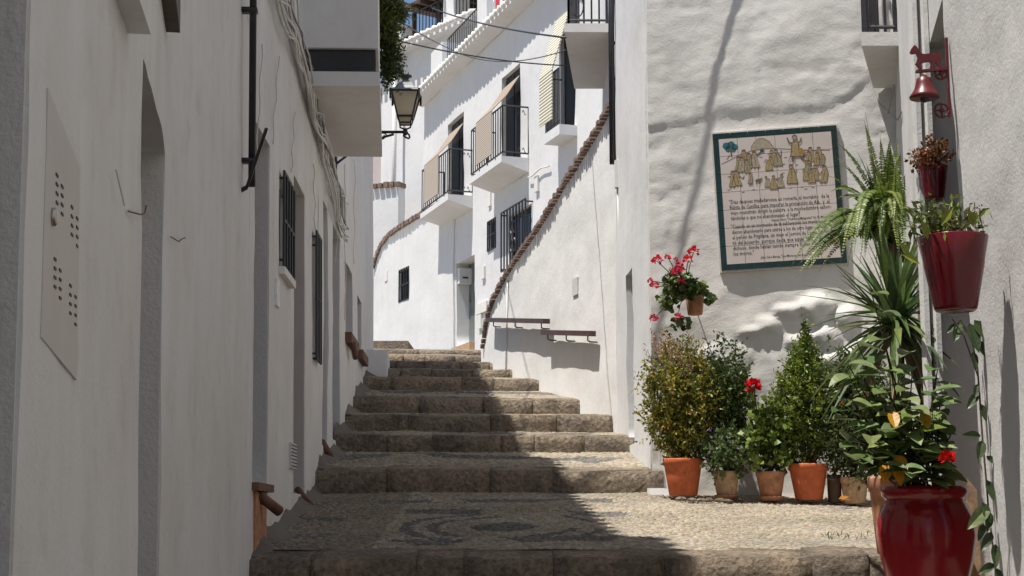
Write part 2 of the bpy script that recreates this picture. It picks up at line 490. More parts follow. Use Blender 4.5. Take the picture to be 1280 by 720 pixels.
# ---- stairway: sloping beds, edge stones, pebbles
stair = tag(thing('stairway', (0,8,gz(7.9)), 'worn stone stairway with pebble treads climbing between the white houses', 'stairway'), kind='structure')
del stair['category']
def xl(Y): return xleft(min(Y, 18.6)) - .05
def xr(Y): return xright(Y) + .05
def pcol(x, y, landing):
    """albedo of a pebble: pale field with dark bands and a ring laid in the mosaic"""
    light = Vector((.37,.32,.25)); v = rnd(.70, 1.18)
    dark = False
    if landing:
        cx, cy = -.05, 9.35; r = math.hypot((x-cx), (y-cy)*.8)
        if .40 < r < .47 or .56 < r < .63 or r < .2: dark = True
        for yy, ph in ((8.62, 0), (10.1, 1.7), (10.85, .6)):
            k = (y-yy) - .12*math.sin((x+.5)*1.7+ph)
            if abs(k) < .13 and -1.05+.2*ph < x < 1.9: dark = True
        if abs(x) > 1.05 and x < 1.4 and abs(abs(y-9.35)-.35*abs(x)) < .09: dark = True
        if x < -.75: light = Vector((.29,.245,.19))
    else:
        k = math.sin(y*5.1+math.sin(x*2.3)*.8)
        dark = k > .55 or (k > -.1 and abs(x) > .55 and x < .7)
    if dark and (nz((x,y,3),2.2) < -.22 or x > .75+.4*nz((x,y,0),1.3)): dark = False  # sunlight put into the colour: dark bands drop out on the sunlit right side
    c = Vector((.175,.165,.155)) if dark else light
    c = c*v*(1+.22*nz((x, y, 0), 1.6))
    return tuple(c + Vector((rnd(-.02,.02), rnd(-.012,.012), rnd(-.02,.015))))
def pebbles(mb, y0, y1, zf, sx, sy, landing, xa=None, xb=None):
    row = 0; y = y0
    while y < y1:
        a, b = xl(y)+.06 if xa is None else xa, xr(y)-.06 if xb is None else xb
        x = a + (row % 2)*sx*.5
        while x < b:
            px_, py_ = x+rnd(-.3,.3)*sx, y+rnd(-.3,.3)*sy
            L, W_ = sx*rnd(.40,.60), sy*rnd(.40,.60); h = rnd(.002,.0095)
            an = rnd(-.5,.5); ca, sa = math.cos(an), math.sin(an); z = zf(px_, py_)
            mb.cur = pcol(px_, py_, landing)
            vs = []
            for k, (rr, zz) in enumerate(((1,-.006), (.72,h*.8))):
                for q in range(6):
                    t = q*math.pi/3; jx = rr*rnd(.85,1.1)
                    lx, ly = L*math.cos(t)*jx, W_*math.sin(t)*jx
                    vs.append((px_+lx*ca-ly*sa, py_+lx*sa+ly*ca, z+zz))
            vs.append((px_, py_, z+h))
            fs = [(q, (q+1)%6, 6+(q+1)%6, 6+q) for q in range(6)] + [(6+q, 6+(q+1)%6, 12) for q in range(6)]
            mb.add(vs, fs); x += sx
        y += sy; row += 1
def edge_y(k, x): return ST[k][0] + SK*(x-.0) + .03*math.sin(x*2.1+k*1.7)
for k, (y0, z0, z1, y1) in enumerate(ST):
    last = k == len(ST)-1
    nx = 14; bed = MB()
    rows = []
    dep = .30 if k == 0 else .24
    for j in range(7):
        f = j/6; row = []
        for i in range(nx+1):
            u = i/nx; Y0 = y0+dep; Y = Y0+(y1+.12-Y0)*f
            x = xl(Y)+(xr(Y)-xl(Y))*u if not last else -7+ (xr(min(Y,20))+1.5+7)*u
            row.append((x, Y+SK*x, z0+(z1-z0)*(Y-y0)/(y1-y0)+.012*nz((x,Y,0),1.5)))
        rows.append(row)
    for row in rows:
        for p in row: bed.v.append(p); bed.c.append((1,1,1))
    n1 = nx+1
    for j in range(6):
        for i in range(nx): bed.f.append((j*n1+i, j*n1+i+1, (j+1)*n1+i+1, (j+1)*n1+i))
    bed.build('tread', 'pebble_bed', stair, True)
    # edge stones, one by one
    core = MB(); xa_, xb_ = (xl(y0)-.05 if k < 6 else -1.8), (xr(y0)+.05 if k < 6 else xr(y0)+.4)
    zc0 = (ST[k-1][2] if k else gz(7.9))-.15
    for u in (xa_, xb_):
        Ye = y0+SK*u
        for Yq, zq in ((Ye+.045, zc0), (Ye+dep+.12, zc0), (Ye+dep+.12, z0-.012), (Ye+.045, z0-.030)): core.v.append((u, Yq, zq)); core.c.append((1,1,1))
    core.f += [(0,3,7,4),(3,2,6,7),(0,1,2,3),(4,7,6,5),(1,5,6,2)]
    core.build('riser_core', 'mortar', stair)
    za = (z0 - (ST[k-1][2] if k else gz(7.9)))
    x = xl(y0) - .03; xe = xr(y0)+ (.03 if not last else .0)
    if k == 0: xe = xr(8)+.02
    if k >= 6: x = -1.75; xe += .35
    first = True
    while x < xe-.05:
        wd = rnd(.22,.80) if k < 6 else rnd(.28,.5)
        if x+wd > xe-.18: wd = xe-x
        b = MB(); nxs, nys, nzs = 8, 3, 5; vs = {}; hgt = za+.16; gap = rnd(.0003,.0018); off = rnd(-.008,.008); tp = rnd(-.010,.010)
        for i in range(nxs):
            for j in range(nys):
                for l in range(nzs):
                    if 0 < i < nxs-1 and 0 < j < nys-1 and 0 < l < nzs-1: continue
                    fx, fy, fz = i/(nxs-1), j/(nys-1), l/(nzs-1)
                    px_ = x+gap+(wd-2*gap)*fx; pz = z0+.008+tp-hgt*(1-fz)
                    py_ = edge_y(k, px_)+off+(dep+.03)*fy
                    # worn, rounded arris
                    if l == nzs-1 and j == 0: py_ += .012+.012*nz((px_*5,k,1),2); pz -= .008+.016*abs(nz((px_*3,k,0),2))
                    if l == nzs-1: pz += (z1-z0)/(y1-y0)*(dep*fy)
                    if (i == 0 or i == nxs-1) and j == 0: py_ += .005
                    q = (px_, py_, pz)
                    py_ += .026*nz(q, 5.5, k)+.016*nz(q, 13, k) if j == 0 else 0; pz += .012*nz(q, 6, 3)
                    b.v.append((px_, py_, pz)); b.c.append((1,1,1)); vs[i,j,l] = len(b.v)-1
        def q4(a, c, d, e): b.f.append((vs[a], vs[c], vs[d], vs[e]))
        for i in range(nxs-1):
            for l in range(nzs-1): q4((i,0,l),(i+1,0,l),(i+1,0,l+1),(i,0,l+1)); q4((i,nys-1,l),(i,nys-1,l+1),(i+1,nys-1,l+1),(i+1,nys-1,l))
            for j in range(nys-1): q4((i,j,nzs-1),(i+1,j,nzs-1),(i+1,j+1,nzs-1),(i,j+1,nzs-1)); q4((i,j,0),(i,j+1,0),(i+1,j+1,0),(i+1,j,0))
        for j in range(nys-1):
            for l in range(nzs-1): q4((0,j,l),(0,j,l+1),(0,j+1,l+1),(0,j+1,l)); q4((nxs-1,j,l),(nxs-1,j+1,l),(nxs-1,j+1,l+1),(nxs-1,j,l+1))
        b.build('stone', 'stone', stair, True)
        x += wd
    # pebbles
    if k <= 5:
        zf = lambda X, Y: z0+(z1-z0)*(Y-SK*X-y0)/(y1-y0)+.012*nz((X,Y-SK*X,0),1.5)
        pm = MB()
        s_ = (.042,.022) if k == 0 else (.052,.030)
        class _: pass
        row = 0
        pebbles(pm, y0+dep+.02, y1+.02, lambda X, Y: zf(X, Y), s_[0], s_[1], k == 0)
        for i, v in enumerate(pm.v): pm.v[i] = (v[0], v[1]+SK*v[0], v[2])
        # heights were taken before the skew: shift consistently
        for i, v in enumerate(pm.v): pm.v[i] = (v[0], v[1], v[2] + (z1-z0)/(y1-y0)*SK*v[0])
        o = pm.build('pebbles', 'pebble', stair, True); tag(o, kind='stuff')
# lower street before the first step
mb = MB()
for j in range(9):
    Y = -4+ (8.08+4)*j/8
    for i in range(9): mb.v.append((-1.45+4.1*i/8, Y, gz(min(Y, 7.99))+.01*nz((i,Y,0),1))); mb.c.append((1,1,1))
for j in range(8):
    for i in range(8): a = j*9+i; mb.f.append((a,a+1,a+10,a+9))
ls = tag(mb.build('street', 'pebble_bed', None, True), kind='structure')
pm = MB(); pebbles(pm, 6.4, 7.95, lambda X, Y: gz(Y), .05, .03, False, -1.3, 2.3)
tag(pm.build('pebbles', 'pebble', ls, True), kind='stuff')

# ================================================================== LEFT HOUSES
def sub(W, Ya, Yb):
    """a wall over the part of the polyline between two depths"""
    pts = [W.pt(W.sY(Ya), 0)] + [Vector((p.x,p.y,0)) for p in W.p if Ya+.01 < p.y < Yb-.01] + [W.pt(W.sY(Yb), 0)]
    r_ = Wall([(p.x, p.y) for p in pts]); r_.lean = W.lean; r_.zr = W.zr; return r_
def roof(W, parent, z, depth, sgn=1, mat='terracotta_tile'):
    mb = MB(); a, b = W.pt(0, z, .06), W.pt(W.L, z, .06); c, d = W.pt(W.L, z+.5, -depth), W.pt(0, z+.5, -depth)
    h = Vector((0,0,.12)); mb.hexa([a, b, c, d, a+h, b+h, c+h, d+h]); r = mb.build('roof', mat, parent)
    mb = MB(); k = int(W.L/.22)
    for i in range(k):
        p = W.pt((i+.5)*W.L/k, z+.13, .10); q = W.pt((i+.5)*W.L/k, z+.63, -depth)
        mb.tube([p, q], .07, 6)
    o = mb.build('roof_tiles', mat, r, True); tag(o, kind='stuff')
    # closed body behind the facade
    mb = MB(); zb = -3 if wloc(parent).z < 3 else 1
    e = [W.pt(0,zb,-.28), W.pt(W.L,zb,-.28), W.pt(W.L,zb,-depth), W.pt(0,zb,-depth)]; f = [p+Vector((0,0,z+.05-zb)) for p in e]
    return r
def shell(W, parent, z0, z1, depth, mat, back=True):
    """side and back walls of a house body"""
    mb = MB()
    a, b = W.pt(0,z0,-.3), W.pt(0,z0,-depth); c, d = W.pt(W.L,z0,-depth), W.pt(W.L,z0,-.3); h = Vector((0,0,z1-z0))
    for p, q in ((a,b),(b,c),(c,d)): mb.add([p,q,q+h,p+h], [(0,1,2,3)])
    mb.build('side_wall', mat, parent)

# --- house 1: nearest on the left
W1 = sub(WL, -3., 7.75); Z1 = 6.75
h1 = thing('white_house', W1.pt(W1.sY(4), gz(4)), 'shaded whitewashed house nearest on the left with meter cabinet and deep doorway', 'house')
def hole(W, xa, xb, ytopb, ybot, dep, topref='far'):
    """opening from pixel columns xa (near) to xb (far); top read at the far edge"""
    s0, _ = W.px(xa, ytopb); s1, zt = W.px(xb, ytopb); _, zb = W.px(xb, ybot)
    return [s0, s1, zb, zt, dep]
hA = [W1.sY(1.25), W1.px(27,400)[0], gz(1.5)+.05, 1.25, .24]
hB = hole(W1, 180, 207, 193, 800, .30); hB[2] = gz(4.6)+.08
mbw = W1.mesh(-3, Z1, [hA, hB], .13, .16, amp=.010, sc=1.3)
mbw.build('wall', 'plaster_left', h1, True)
shell(W1, h1, -3, Z1, 5, 'plaster_left'); roof(W1, h1, Z1, 5)
def jamb(W, parent, h, mat):
    """painted lining on the far side of a doorway"""
    mb = MB(); s1 = h[1]
    mb.hexa([W.pt(s1-.006,h[2],-h[4]), W.pt(s1-.006,h[2],-.006), W.pt(s1,h[2],-.006), W.pt(s1,h[2],-h[4]),
             W.pt(s1-.006,h[3],-h[4]), W.pt(s1-.006,h[3],-.006), W.pt(s1,h[3],-.006), W.pt(s1,h[3],-h[4])])
    return mb.build('door_jamb', mat, parent)
for h, mt in ((hA,'jamb_paint'), (hB,'jamb_paint')):
    jamb(W1, h1, h, mt); panel_door(W1, h1, h[0], h[1], h[2], h[3], h[4], 'wood_dark')
# meter cabinet
def quad_panel(W, mb, cs, o0, o1):
    p = [W.px(*c) for c in cs]      # tl, tr, br, bl
    lo = [W.pt(p[3][0],p[3][1],o0), W.pt(p[3][0],p[3][1],o1), W.pt(p[2][0],p[2][1],o1), W.pt(p[2][0],p[2][1],o0)]
    hi = [W.pt(p[0][0],p[0][1],o0), W.pt(p[0][0],p[0][1],o1), W.pt(p[1][0],p[1][1],o1), W.pt(p[1][0],p[1][1],o0)]
    mb.hexa(lo+hi)
mb = MB(); quad_panel(W1, mb, [(57,110),(97,210),(93,475),(48,421)], -.02, .0045)
cab = mb.build('meter_cabinet', 'box_paint', h1); tag(cab, 'pale painted metal cabinet door with slots and lock')
mb = MB()
for gx, gy in ((67.5,219),(86.5,259),(65,324),(84.5,357)):
    for c in range(2):
        for r_ in range(4):
            q, z = W1.px(gx+c*6.5, gy+r_*11.5+c*14-(r_*0))
            M = Matrix.Identity(3); d = W1.dir(q); n = W1.n3(q)
            a = d*.0115; p = W1.pt(q, z, .0042)
            hgt = Vector((0,0,.0024))
            mb.hexa([p-a-hgt, p-a-hgt+n*.002, p+a-hgt+n*.002, p+a-hgt, p-a+hgt, p-a+hgt+n*.002, p+a+hgt+n*.002, p+a+hgt])
tag(mb.build('vent_slots', 'wood_dark', cab), kind='stuff')  # dark bars laid on the face, coloured for the shade inside the slots
q, z = W1.px(62, 271); mb = MB(); p = W1.pt(q, z, .002); M = W1.n3(q).to_track_quat('Z','Y').to_matrix()
mb.lathe([(.016,0),(.016,.008),(.012,.011),(.005,.011)], p, 14, M); mb.build('lock', 'brass', cab, True)
# iron hooks, white ledge, timber window box near the top edge
for x0, y0, pts in ((158,264,((0,0),(10,4),(15,2),(17,-7))), (212,296,((0,0),(6,6),(9,3),(14,1)))):
    mb = MB(); mb.tube([W1.pt(*W1.px(x0+a, y0+b), .004+.012*min(i,1)) for i, (a, b) in enumerate(pts)], .0022, 5); mb.build('wall_hook', 'red_iron' if x0 < 0 else 'terracotta_tile', h1)
for a, b, wd in (((138,212),(149,257),.0018),):
    mb = MB(); mb.tube([W1.pt(*W1.px(*a), .012), W1.pt(*W1.px(*b), .012)], wd, 4); mb.build('plaster_scar', 'jamb_pink', h1)
q0, _ = W1.px(136, 20); q1, zb = W1.px(163, 42); mb = MB(); W1.box(mb, q0, q1, zb, zb+.35, -.02, .05); mb.build('window_ledge', 'plaster_smooth', h1)
q0, _ = W1.px(184, 30); q1, zb = W1.px(206, 40); mb = MB(); W1.box(mb, q0, q1, zb, zb+.30, -.02, .05)
mb.build('timber_beam_end', 'wood_dark', h1)
# black rain pipe with iron stay
q, zb = W1.px(302, 233); mb = MB()
mb.tube([W1.pt(q, zb, .05), W1.pt(q, Z1-.05, .05)], .018, 10)
for zz in (zb+.12, zb+.9, zb+1.9): W1.box(mb, q-.03, q+.03, zz, zz+.02, -.01, .072)
dp = mb.build('rain_pipe', 'iron', h1, True)

# --- house 2: balcony and grille windows
W2 = sub(WL, 7.75, 11.5); Z2 = 6.0
h2 = thing('white_house', W2.pt(W2.sY(9.5), gz(9.5)), 'whitewashed house on the left carrying the pale balcony with hanging greenery', 'house')
hC = hole(W2, 318.5, 337, 183, 606, .26)
hD = hole(W2, 349, 362, 238, 351, .14)
hE = hole(W2, 368, 381.5, 245, 600, .26); hE[2] = gz(10.2)+.12
hF = hole(W2, 390.5, 396.5, 300, 455, .12)
W2.mesh(-1.2, Z2, [hC,hD,hE,hF], .12, .16, amp=.008).build('wall', 'plaster_left', h2, True)
shell(W2, h2, -1.2, Z2, 5, 'plaster_left'); roof(W2, h2, Z2, 5)
jamb(W2, h2, hC, 'jamb_paint'); jamb(W2, h2, hE, 'jamb_pink')
for h in (hC, hE): panel_door(W2, h2, h[0], h[1], h[2], h[3], h[4], 'wood_dark')
window(W2, h2, hD[0], hD[1], hD[2], hD[3], .10, 5, 3, .03)
window(W2, h2, hF[0], hF[1], hF[2], hF[3], .09, 4, 3, .03)
mb = MB(); W2.box(mb, hD[0]-.03, hD[1]+.03, hD[2]-.05, hD[2]-.004, -.08, .04); mb.build('window_sill', 'plaster_smooth', h2)
# threshold, rust apron and drain tile of the first doorway
mb = MB(); W2.box(mb, hC[0]-.02, hC[1]+.02, hC[2]-.045, hC[2]-.003, -.22, .035); mb.build('threshold_tile', 'terracotta_tile', h2)
zg = gz(8.2); mb = MB(); W2.box(mb, hC[0]+.05, hC[1]-.12, zg-.1, hC[2]-.05, -.05, .012); mb.build('tile_apron', 'terracotta_old', h2)
mb = MB(); a = W2.pt(hC[0]+.20, hC[2]-.06, .0); b = W2.pt(hC[0]+.34, hC[2]-.15, .10); mb.tube([a, (a+b)/2, b], [.028,.028,.03], 10); mb.build('drain_tile', 'terracotta_tile', h2, True)
mb = MB(); a = W2.pt(hE[1]-.26, hE[2]+.03, -.02); b = W2.pt(hE[1]-.06, hE[2]-.09, .06); mb.tube([a, (a+b)/2, b], [.024,.024,.026], 10); mb.build('drain_tile', 'terracotta_tile', h2, True)
# vent grille low on the wall
s0, z0 = W2.px(361.5, 585); s1, z1 = W2.px(369, 556)
mb = MB(); W2.box(mb, s0, s1, z0, z1, -.01, .012); vg = mb.build('wall_vent', 'jamb_paint', h2)
mb = MB()
for i in range(7):
    z = z0+(z1-z0)*(i+.6)/7.4; W2.box(mb, s0+.02, s1-.02, z, z+.006, .012, .016)
tag(mb.build('louvres', 'dark_void', vg), kind='stuff')
# white cloth tag under the window
s0, z0 = W2.px(343, 381); s1, z1 = W2.px(347, 352); mb = MB(); W2.box(mb, s0, s1, z0, z1, .0, .014); mb.build('house_plate', 'cloth_white', h2)
# the balcony
bs0 = W2.sY(10.40); bs1 = W2.L+1.02; BZ = zat(107, 10.4); pr = .54; prf = .44
def tbox(mb, s0, s1, z0, z1, o0, d0, d1):
    mb.hexa([W2.pt(s0,z0,o0), W2.pt(s0,z0,d0), W2.pt(s1,z0,d1), W2.pt(s1,z0,o0), W2.pt(s0,z1,o0), W2.pt(s0,z1,d0), W2.pt(s1,z1,d1), W2.pt(s1,z1,o0)])
mb = MB(); tbox(mb, bs0, bs1, BZ, BZ+.105, -.05, pr, prf); bal = mb.build('balcony', 'plaster_smooth', h2)
zA, zB = BZ+.105, zat(60,10.4)
mb = MB(); tbox(mb, bs0+.03, bs1-.05, zA, zB+.02, 0, pr-.03, prf-.03); mb.build('dark_gap_strip', 'glass_dark', bal)  # dark strip filling the gap between slab and parapet
mb = MB(); tbox(mb, bs0-.012, bs1, zB, zB+.75, -.02, pr-.01, prf-.01); mb.build('parapet', 'plaster_smooth', bal)
mb = MB()
for i in range(12):
    f = i/11; q = bs0+.05+(bs1-bs0-.1)*f; o_ = pr+(prf-pr)*f-.06; mb.tube([W2.pt(q, zB+.7, o_), W2.pt(q, zB+1.25, o_)], .008, 5)
mb.tube([W2.pt(bs0, zB+1.25, pr-.06), W2.pt(bs1, zB+1.25, prf-.06)], .014, 6); mb.build('railing', 'iron', bal)
# iron stay
mb = MB(); a = W1.pt(*W1.px(301, 234), .03); b = at(333, 161, 7.05)
mb.tube([a, b], .009, 6); mb.tube([W1.pt(*W1.px(301,238),.0), a], .012, 6); mb.build('iron_stay', 'iron', h2)

# --- house 3: row further up
W3 = sub(WL, 11.5, 16.4); Z3 = 5.45
h3 = thing('white_house', W3.pt(W3.sY(15), gz(15)) , 'whitewashed house row on the left past the balcony, small doors and arched recess', 'house')
hs = [hole(W3, 404, 409.5, 262, 520, .24), hole(W3, 416, 425, 300, 530, .22), hole(W3, 432, 440.5, 343, 428, .15), hole(W3, 447, 453, 381, 446, .15)]
hs[0][2] = gz(12)+.15; hs[1][2] = gz(13)+.12
W3.mesh(0., Z3, hs, .16, .2, amp=.014, sc=.9).build('wall', 'plaster_left', h3, True)
shell(W3, h3, 0., Z3, 5, 'plaster_left'); roof(W3, h3, Z3, 5)
for h in hs[:2]:
    jamb(W3, h3, h, 'jamb_paint'); panel_door(W3, h3, h[0], h[1], h[2], h[3], h[4], 'door_blue')
for h in hs[2:]:
    window(W3, h3, h[0], h[1], h[2], h[3], .13, 0)
    mb = MB(); W3.box(mb, h[0]-.05, h[1]+.05, h[2]-.10, h[2]-.004, -.05, .06); mb.build('tile_sill', 'terracotta_tile', h3)
mb = MB(); a = hs[2]; mb.tube([W3.pt(a[0]+.1, a[2]-.10, .06), W3.pt(a[0]+.4, a[2]-.2, .06)], .026, 8); mb.build('drain_tile', 'terracotta_tile', h3, True)
mb = MB(); a = hs[0]; mb.tube([W3.pt(a[0]+.1, a[2]+.03, -.02), W3.pt(a[0]+.28, a[2]-.12, .06)], .028, 8); mb.build('drain_tile', 'terracotta_tile', h3, True)
W4 = sub(WL, 16.4, 18.6); Z4 = 5.6
h4 = thing('white_house', W4.pt(W4.sY(17.5), gz(17.5)), 'last white house of the left row, plain wall beside the upper steps', 'house')
W4.mesh(0., Z4, [], .2, .25, amp=.012, sc=.9).build('wall', 'plaster_left', h4, True)
shell(W4, h4, 0., Z4, 5, 'plaster_left'); roof(W4, h4, Z4, 5)
# white stoop at the end of the row
pA, pB = at(455, 472, 17.5), at(487, 441, 17.6)
mb = MB(); n_ = 6
mb.hexa([Vector((-1.75,17.2,1.2)), Vector((pB.x,17.2,1.2)), Vector((pB.x-.10,18.9,1.2)), Vector((-1.75,18.9,1.2)),
         Vector((-1.75,17.25,pB.z)), Vector((pB.x,17.25,pB.z)), Vector((pB.x-.10,18.9,pB.z+.03)), Vector((-1.75,18.9,pB.z+.03))])
tag(mb.build('stoop', 'plaster_far'), 'low white plastered block beside the upper steps at the left', 'stoop')
# mortar fillet at the foot of the left houses
mb = MB(); random.seed(77)
for k in range(6):
    y0, z0, z1, y1 = ST[k]; n_ = max(5, int((y1-y0)/.14)); base_ = len(mb.v)
    for i in range(n_+1):
        tp_ = min(1, i/2); Y = y0+.06+(y1-.02-y0)*i/n_; z = z0+(z1-z0)*(Y-y0)/(y1-y0); w_ = .07+.035*math.sin(i*1.3+k)+.02*rnd(-1,1); x = xleft(Y); Yw = Y+SK*x
        for p in ((x-.03, Yw, z+(.09+.03*rnd(-1,1))*tp_), (x+w_*.35, Yw, z+(.045+.01*rnd(-1,1))*tp_), (x+w_*(.3+.7*tp_)+.02, Yw, z-.006)): mb.v.append(p); mb.c.append((1,1,1))
    for i in range(n_):
        for j in range(2): q = base_+i*3+j; mb.f.append((q, q+1, q+4, q+3))
mb.build('mortar_fillet', 'mortar', stair, True)

# ---- cables along the left houses
cab_bundle = thing('cable_bundle', W2.pt(W2.sY(9.5), 3.2), 'tangled bundle of whitewashed cables sagging along the left house fronts', 'cable')
random.seed(21)
for k in range(19):
    mb = MB(); pts = []
    o = rnd(-.36, .30); ph = rnd(0, 6); hang = rnd(.01,.05)
    for i in range(40):
        f = i/39; Y = 7.2+f*(13.6-7.2)
        px_ = 345+(415-345)*f
        s_ = WL.sY(Y); zc = 4.25 - .28*(Y-7.2)*1.0 if False else None
        # pixel course of the bundle on the wall
        X = xleft(Y); u = X/Y; xpix = 640+u*F
        ypix = -110+ (xpix-318)*(330/92.)
        z = at(640, ypix, Y).z
        z = z + o*.55*(.7+.5*math.sin(Y*1.3+ph)) + .05*math.sin(Y*3.1+ph) + .03*math.sin(Y*9+ph*2)*rnd(.3,1)
        pts.append(WL.pt(s_, z, hang+.015*math.sin(Y*6+ph)+.012))
    mb.tube(pts, rnd(.004,.009), 5); mb.build('cable', random.choice(['cable_white','cable_white','cable_white','cable_grey']), cab_bundle, True)
for k, (xa, ya, xb, yb) in enumerate(((325,55,318,200),(346,70,338,180),(366,140,362,215),(420,200,418,330),(430,205,430,400),(442,200,441,330),(390,205,392,290))):
    mb = MB(); pts = [WL.pt(*WL.px(xa+(xb-xa)*i/10+1.2*math.sin(i*1.4+k), ya+(yb-ya)*i/10), .012) for i in range(11)]
    mb.tube(pts, .004, 5); mb.build('cable', 'cable_white', cab_bundle, True)
mb = MB(); mb.tube([WL.pt(*WL.px(309,0), .02), WL.pt(*WL.px(309,12), .02), WL.pt(*WL.px(314,30), .02), WL.pt(*WL.px(314,50), .02)], .007, 6); mb.build('cable_end', 'cable_black', cab_bundle)
for x0, y0, n_ in ((400,175,4),(412,225,3),(478-62,240,3)):
    for k in range(n_):
        c = WL.pt(*WL.px(x0+rnd(-5,5), y0+rnd(-18,18)), .03); rr = rnd(.05,.11); mb = MB()
        d = WL.dir(WL.px(x0,y0)[0])
        mb.tube([c + d*rr*math.cos(t*.55) + Vector((0,0,rr*math.sin(t*.55))) for t in range(12)], .006, 5); mb.build('cable_loop', 'cable_white', cab_bundle, True)

# ================================================================== FAR HOUSES
DF = Vector((-.337, 1.0)).normalized(); P30 = Vector((-.79, 30.0))
def fpt(Y): t = (Y-30)/DF.y; p = P30+DF*t; return (p.x, p.y)
WF = Wall([fpt(33.6), fpt(21.5)])
EZ = zat(62, 29.7)
hf = thing('white_house', (*fpt(29), gz(29)), 'tall sunlit white house above the steps with two iron balconies', 'house')
def fhole(xa, xb, yt, yb, dep):       # xa far (left), xb near (right)
    s0, _ = WF.px(xa, yt); s1, zt = WF.px(xb, yt); _, zb = WF.px(xb, yb); return [s0, s1, zb, zt, dep]
fd = fhole(571, 593, 318, 437, .30); fd[2] = gz(30.3)+.12
f1 = fhole(560, 580, 142, 246, .10); f2 = fhole(627, 650, 75, 197, .10); f3 = fhole(700, 718, 92, 160, .08)
FLZ = WF.px(661, 196)[1]
for h in (f1, f2, f3): h[2] = FLZ
f2[3] = f1[3] = (f1[3]+f2[3])/2; f3[3] = f1[3]-.1
g1 = fhole(636, 664, 254, 322, .15); g2 = fhole(610, 620, 272, 309, .15)
WF.mesh(1.5, EZ, [fd,f1,f2,f3,g1,g2], .35, .35, amp=.03, sc=.6).build('wall', 'plaster_far', hf, True)
shell(WF, hf, 1.5, EZ, 6, 'plaster_far')
mb = MB(); h = Vector((0,0,.12)); e = [WF.pt(0,EZ,0), WF.pt(WF.L,EZ,0), WF.pt(WF.L,EZ,-6), WF.pt(0,EZ,-6)]
mb.hexa(e+[p+h for p in e]); mb.build('terrace_floor', 'plaster_far', hf)
# eave: sloping plaster soffit and whitewashed tile ends
mb = MB()
a = [WF.pt(-.1,EZ-.10,0), WF.pt(WF.L,EZ-.10,0), WF.pt(WF.L,EZ-.03,.29), WF.pt(-.1,EZ-.03,.29)]
b_ = [WF.pt(-.1,EZ+.10,-.05), WF.pt(WF.L,EZ+.10,-.05), WF.pt(WF.L,EZ+.04,.29), WF.pt(-.1,EZ+.04,.29)]
mb.hexa([a[0],a[3],a[2],a[1], b_[0],b_[3],b_[2],b_[1]]); ev = mb.build('eave', 'plaster_far', hf)
mb = MB(); k = int(WF.L/.23)
for i in range(k+1):
    q = -.1+i*(WF.L+.1)/k; p = WF.pt(q, EZ+.05, .33); r_ = WF.pt(q, EZ+.22, -.25); mb.tube([p, r_], .075, 8)
o = mb.build('eave_tiles', 'tile_white', ev, True); tag(o, kind='stuff')
# door with letter box and meter panels
d = panel_door(WF, hf, fd[0], fd[1], fd[2], fd[3], fd[4], 'door_green')
mb = MB(); p = at(579, 346, WF.pt(fd[0],0).y); M = Matrix.Rotation(math.atan2(DF.x, DF.y)*-1, 3, 'Z')
c = WF.pt(fd[0]+.10, p.z, -.14); mb.box(c, .26, .14, .32, M=Matrix.Rotation(math.atan2(-DF.x, DF.y),3,'Z')); mbx = mb.build('letter_box', 'white_metal', hf)
mb = MB(); c2 = c+Vector((0,-.078,.0))+Vector((.02,-.0,-.04)); mb.box(c2, .12, .01, .03, M=Matrix.Rotation(math.atan2(-DF.x, DF.y),3,'Z')); mb.build('letter_slot', 'dark_void', mbx)
mb = MB(); WF.box(mb, fd[0]-.02, fd[1]+.02, fd[2]-.25, fd[2]-.005, -.28, .10); mb.build('door_step', 'terracotta_pale', hf)
# windows with grilles
window(WF, hf, g1[0], g1[1], g1[2], g1[3], .12, 9, 2, .13, scroll=True, r=.016, pad=.06)
window(WF, hf, g2[0], g2[1], g2[2], g2[3], .10, 5, 3, .01, r=.014)
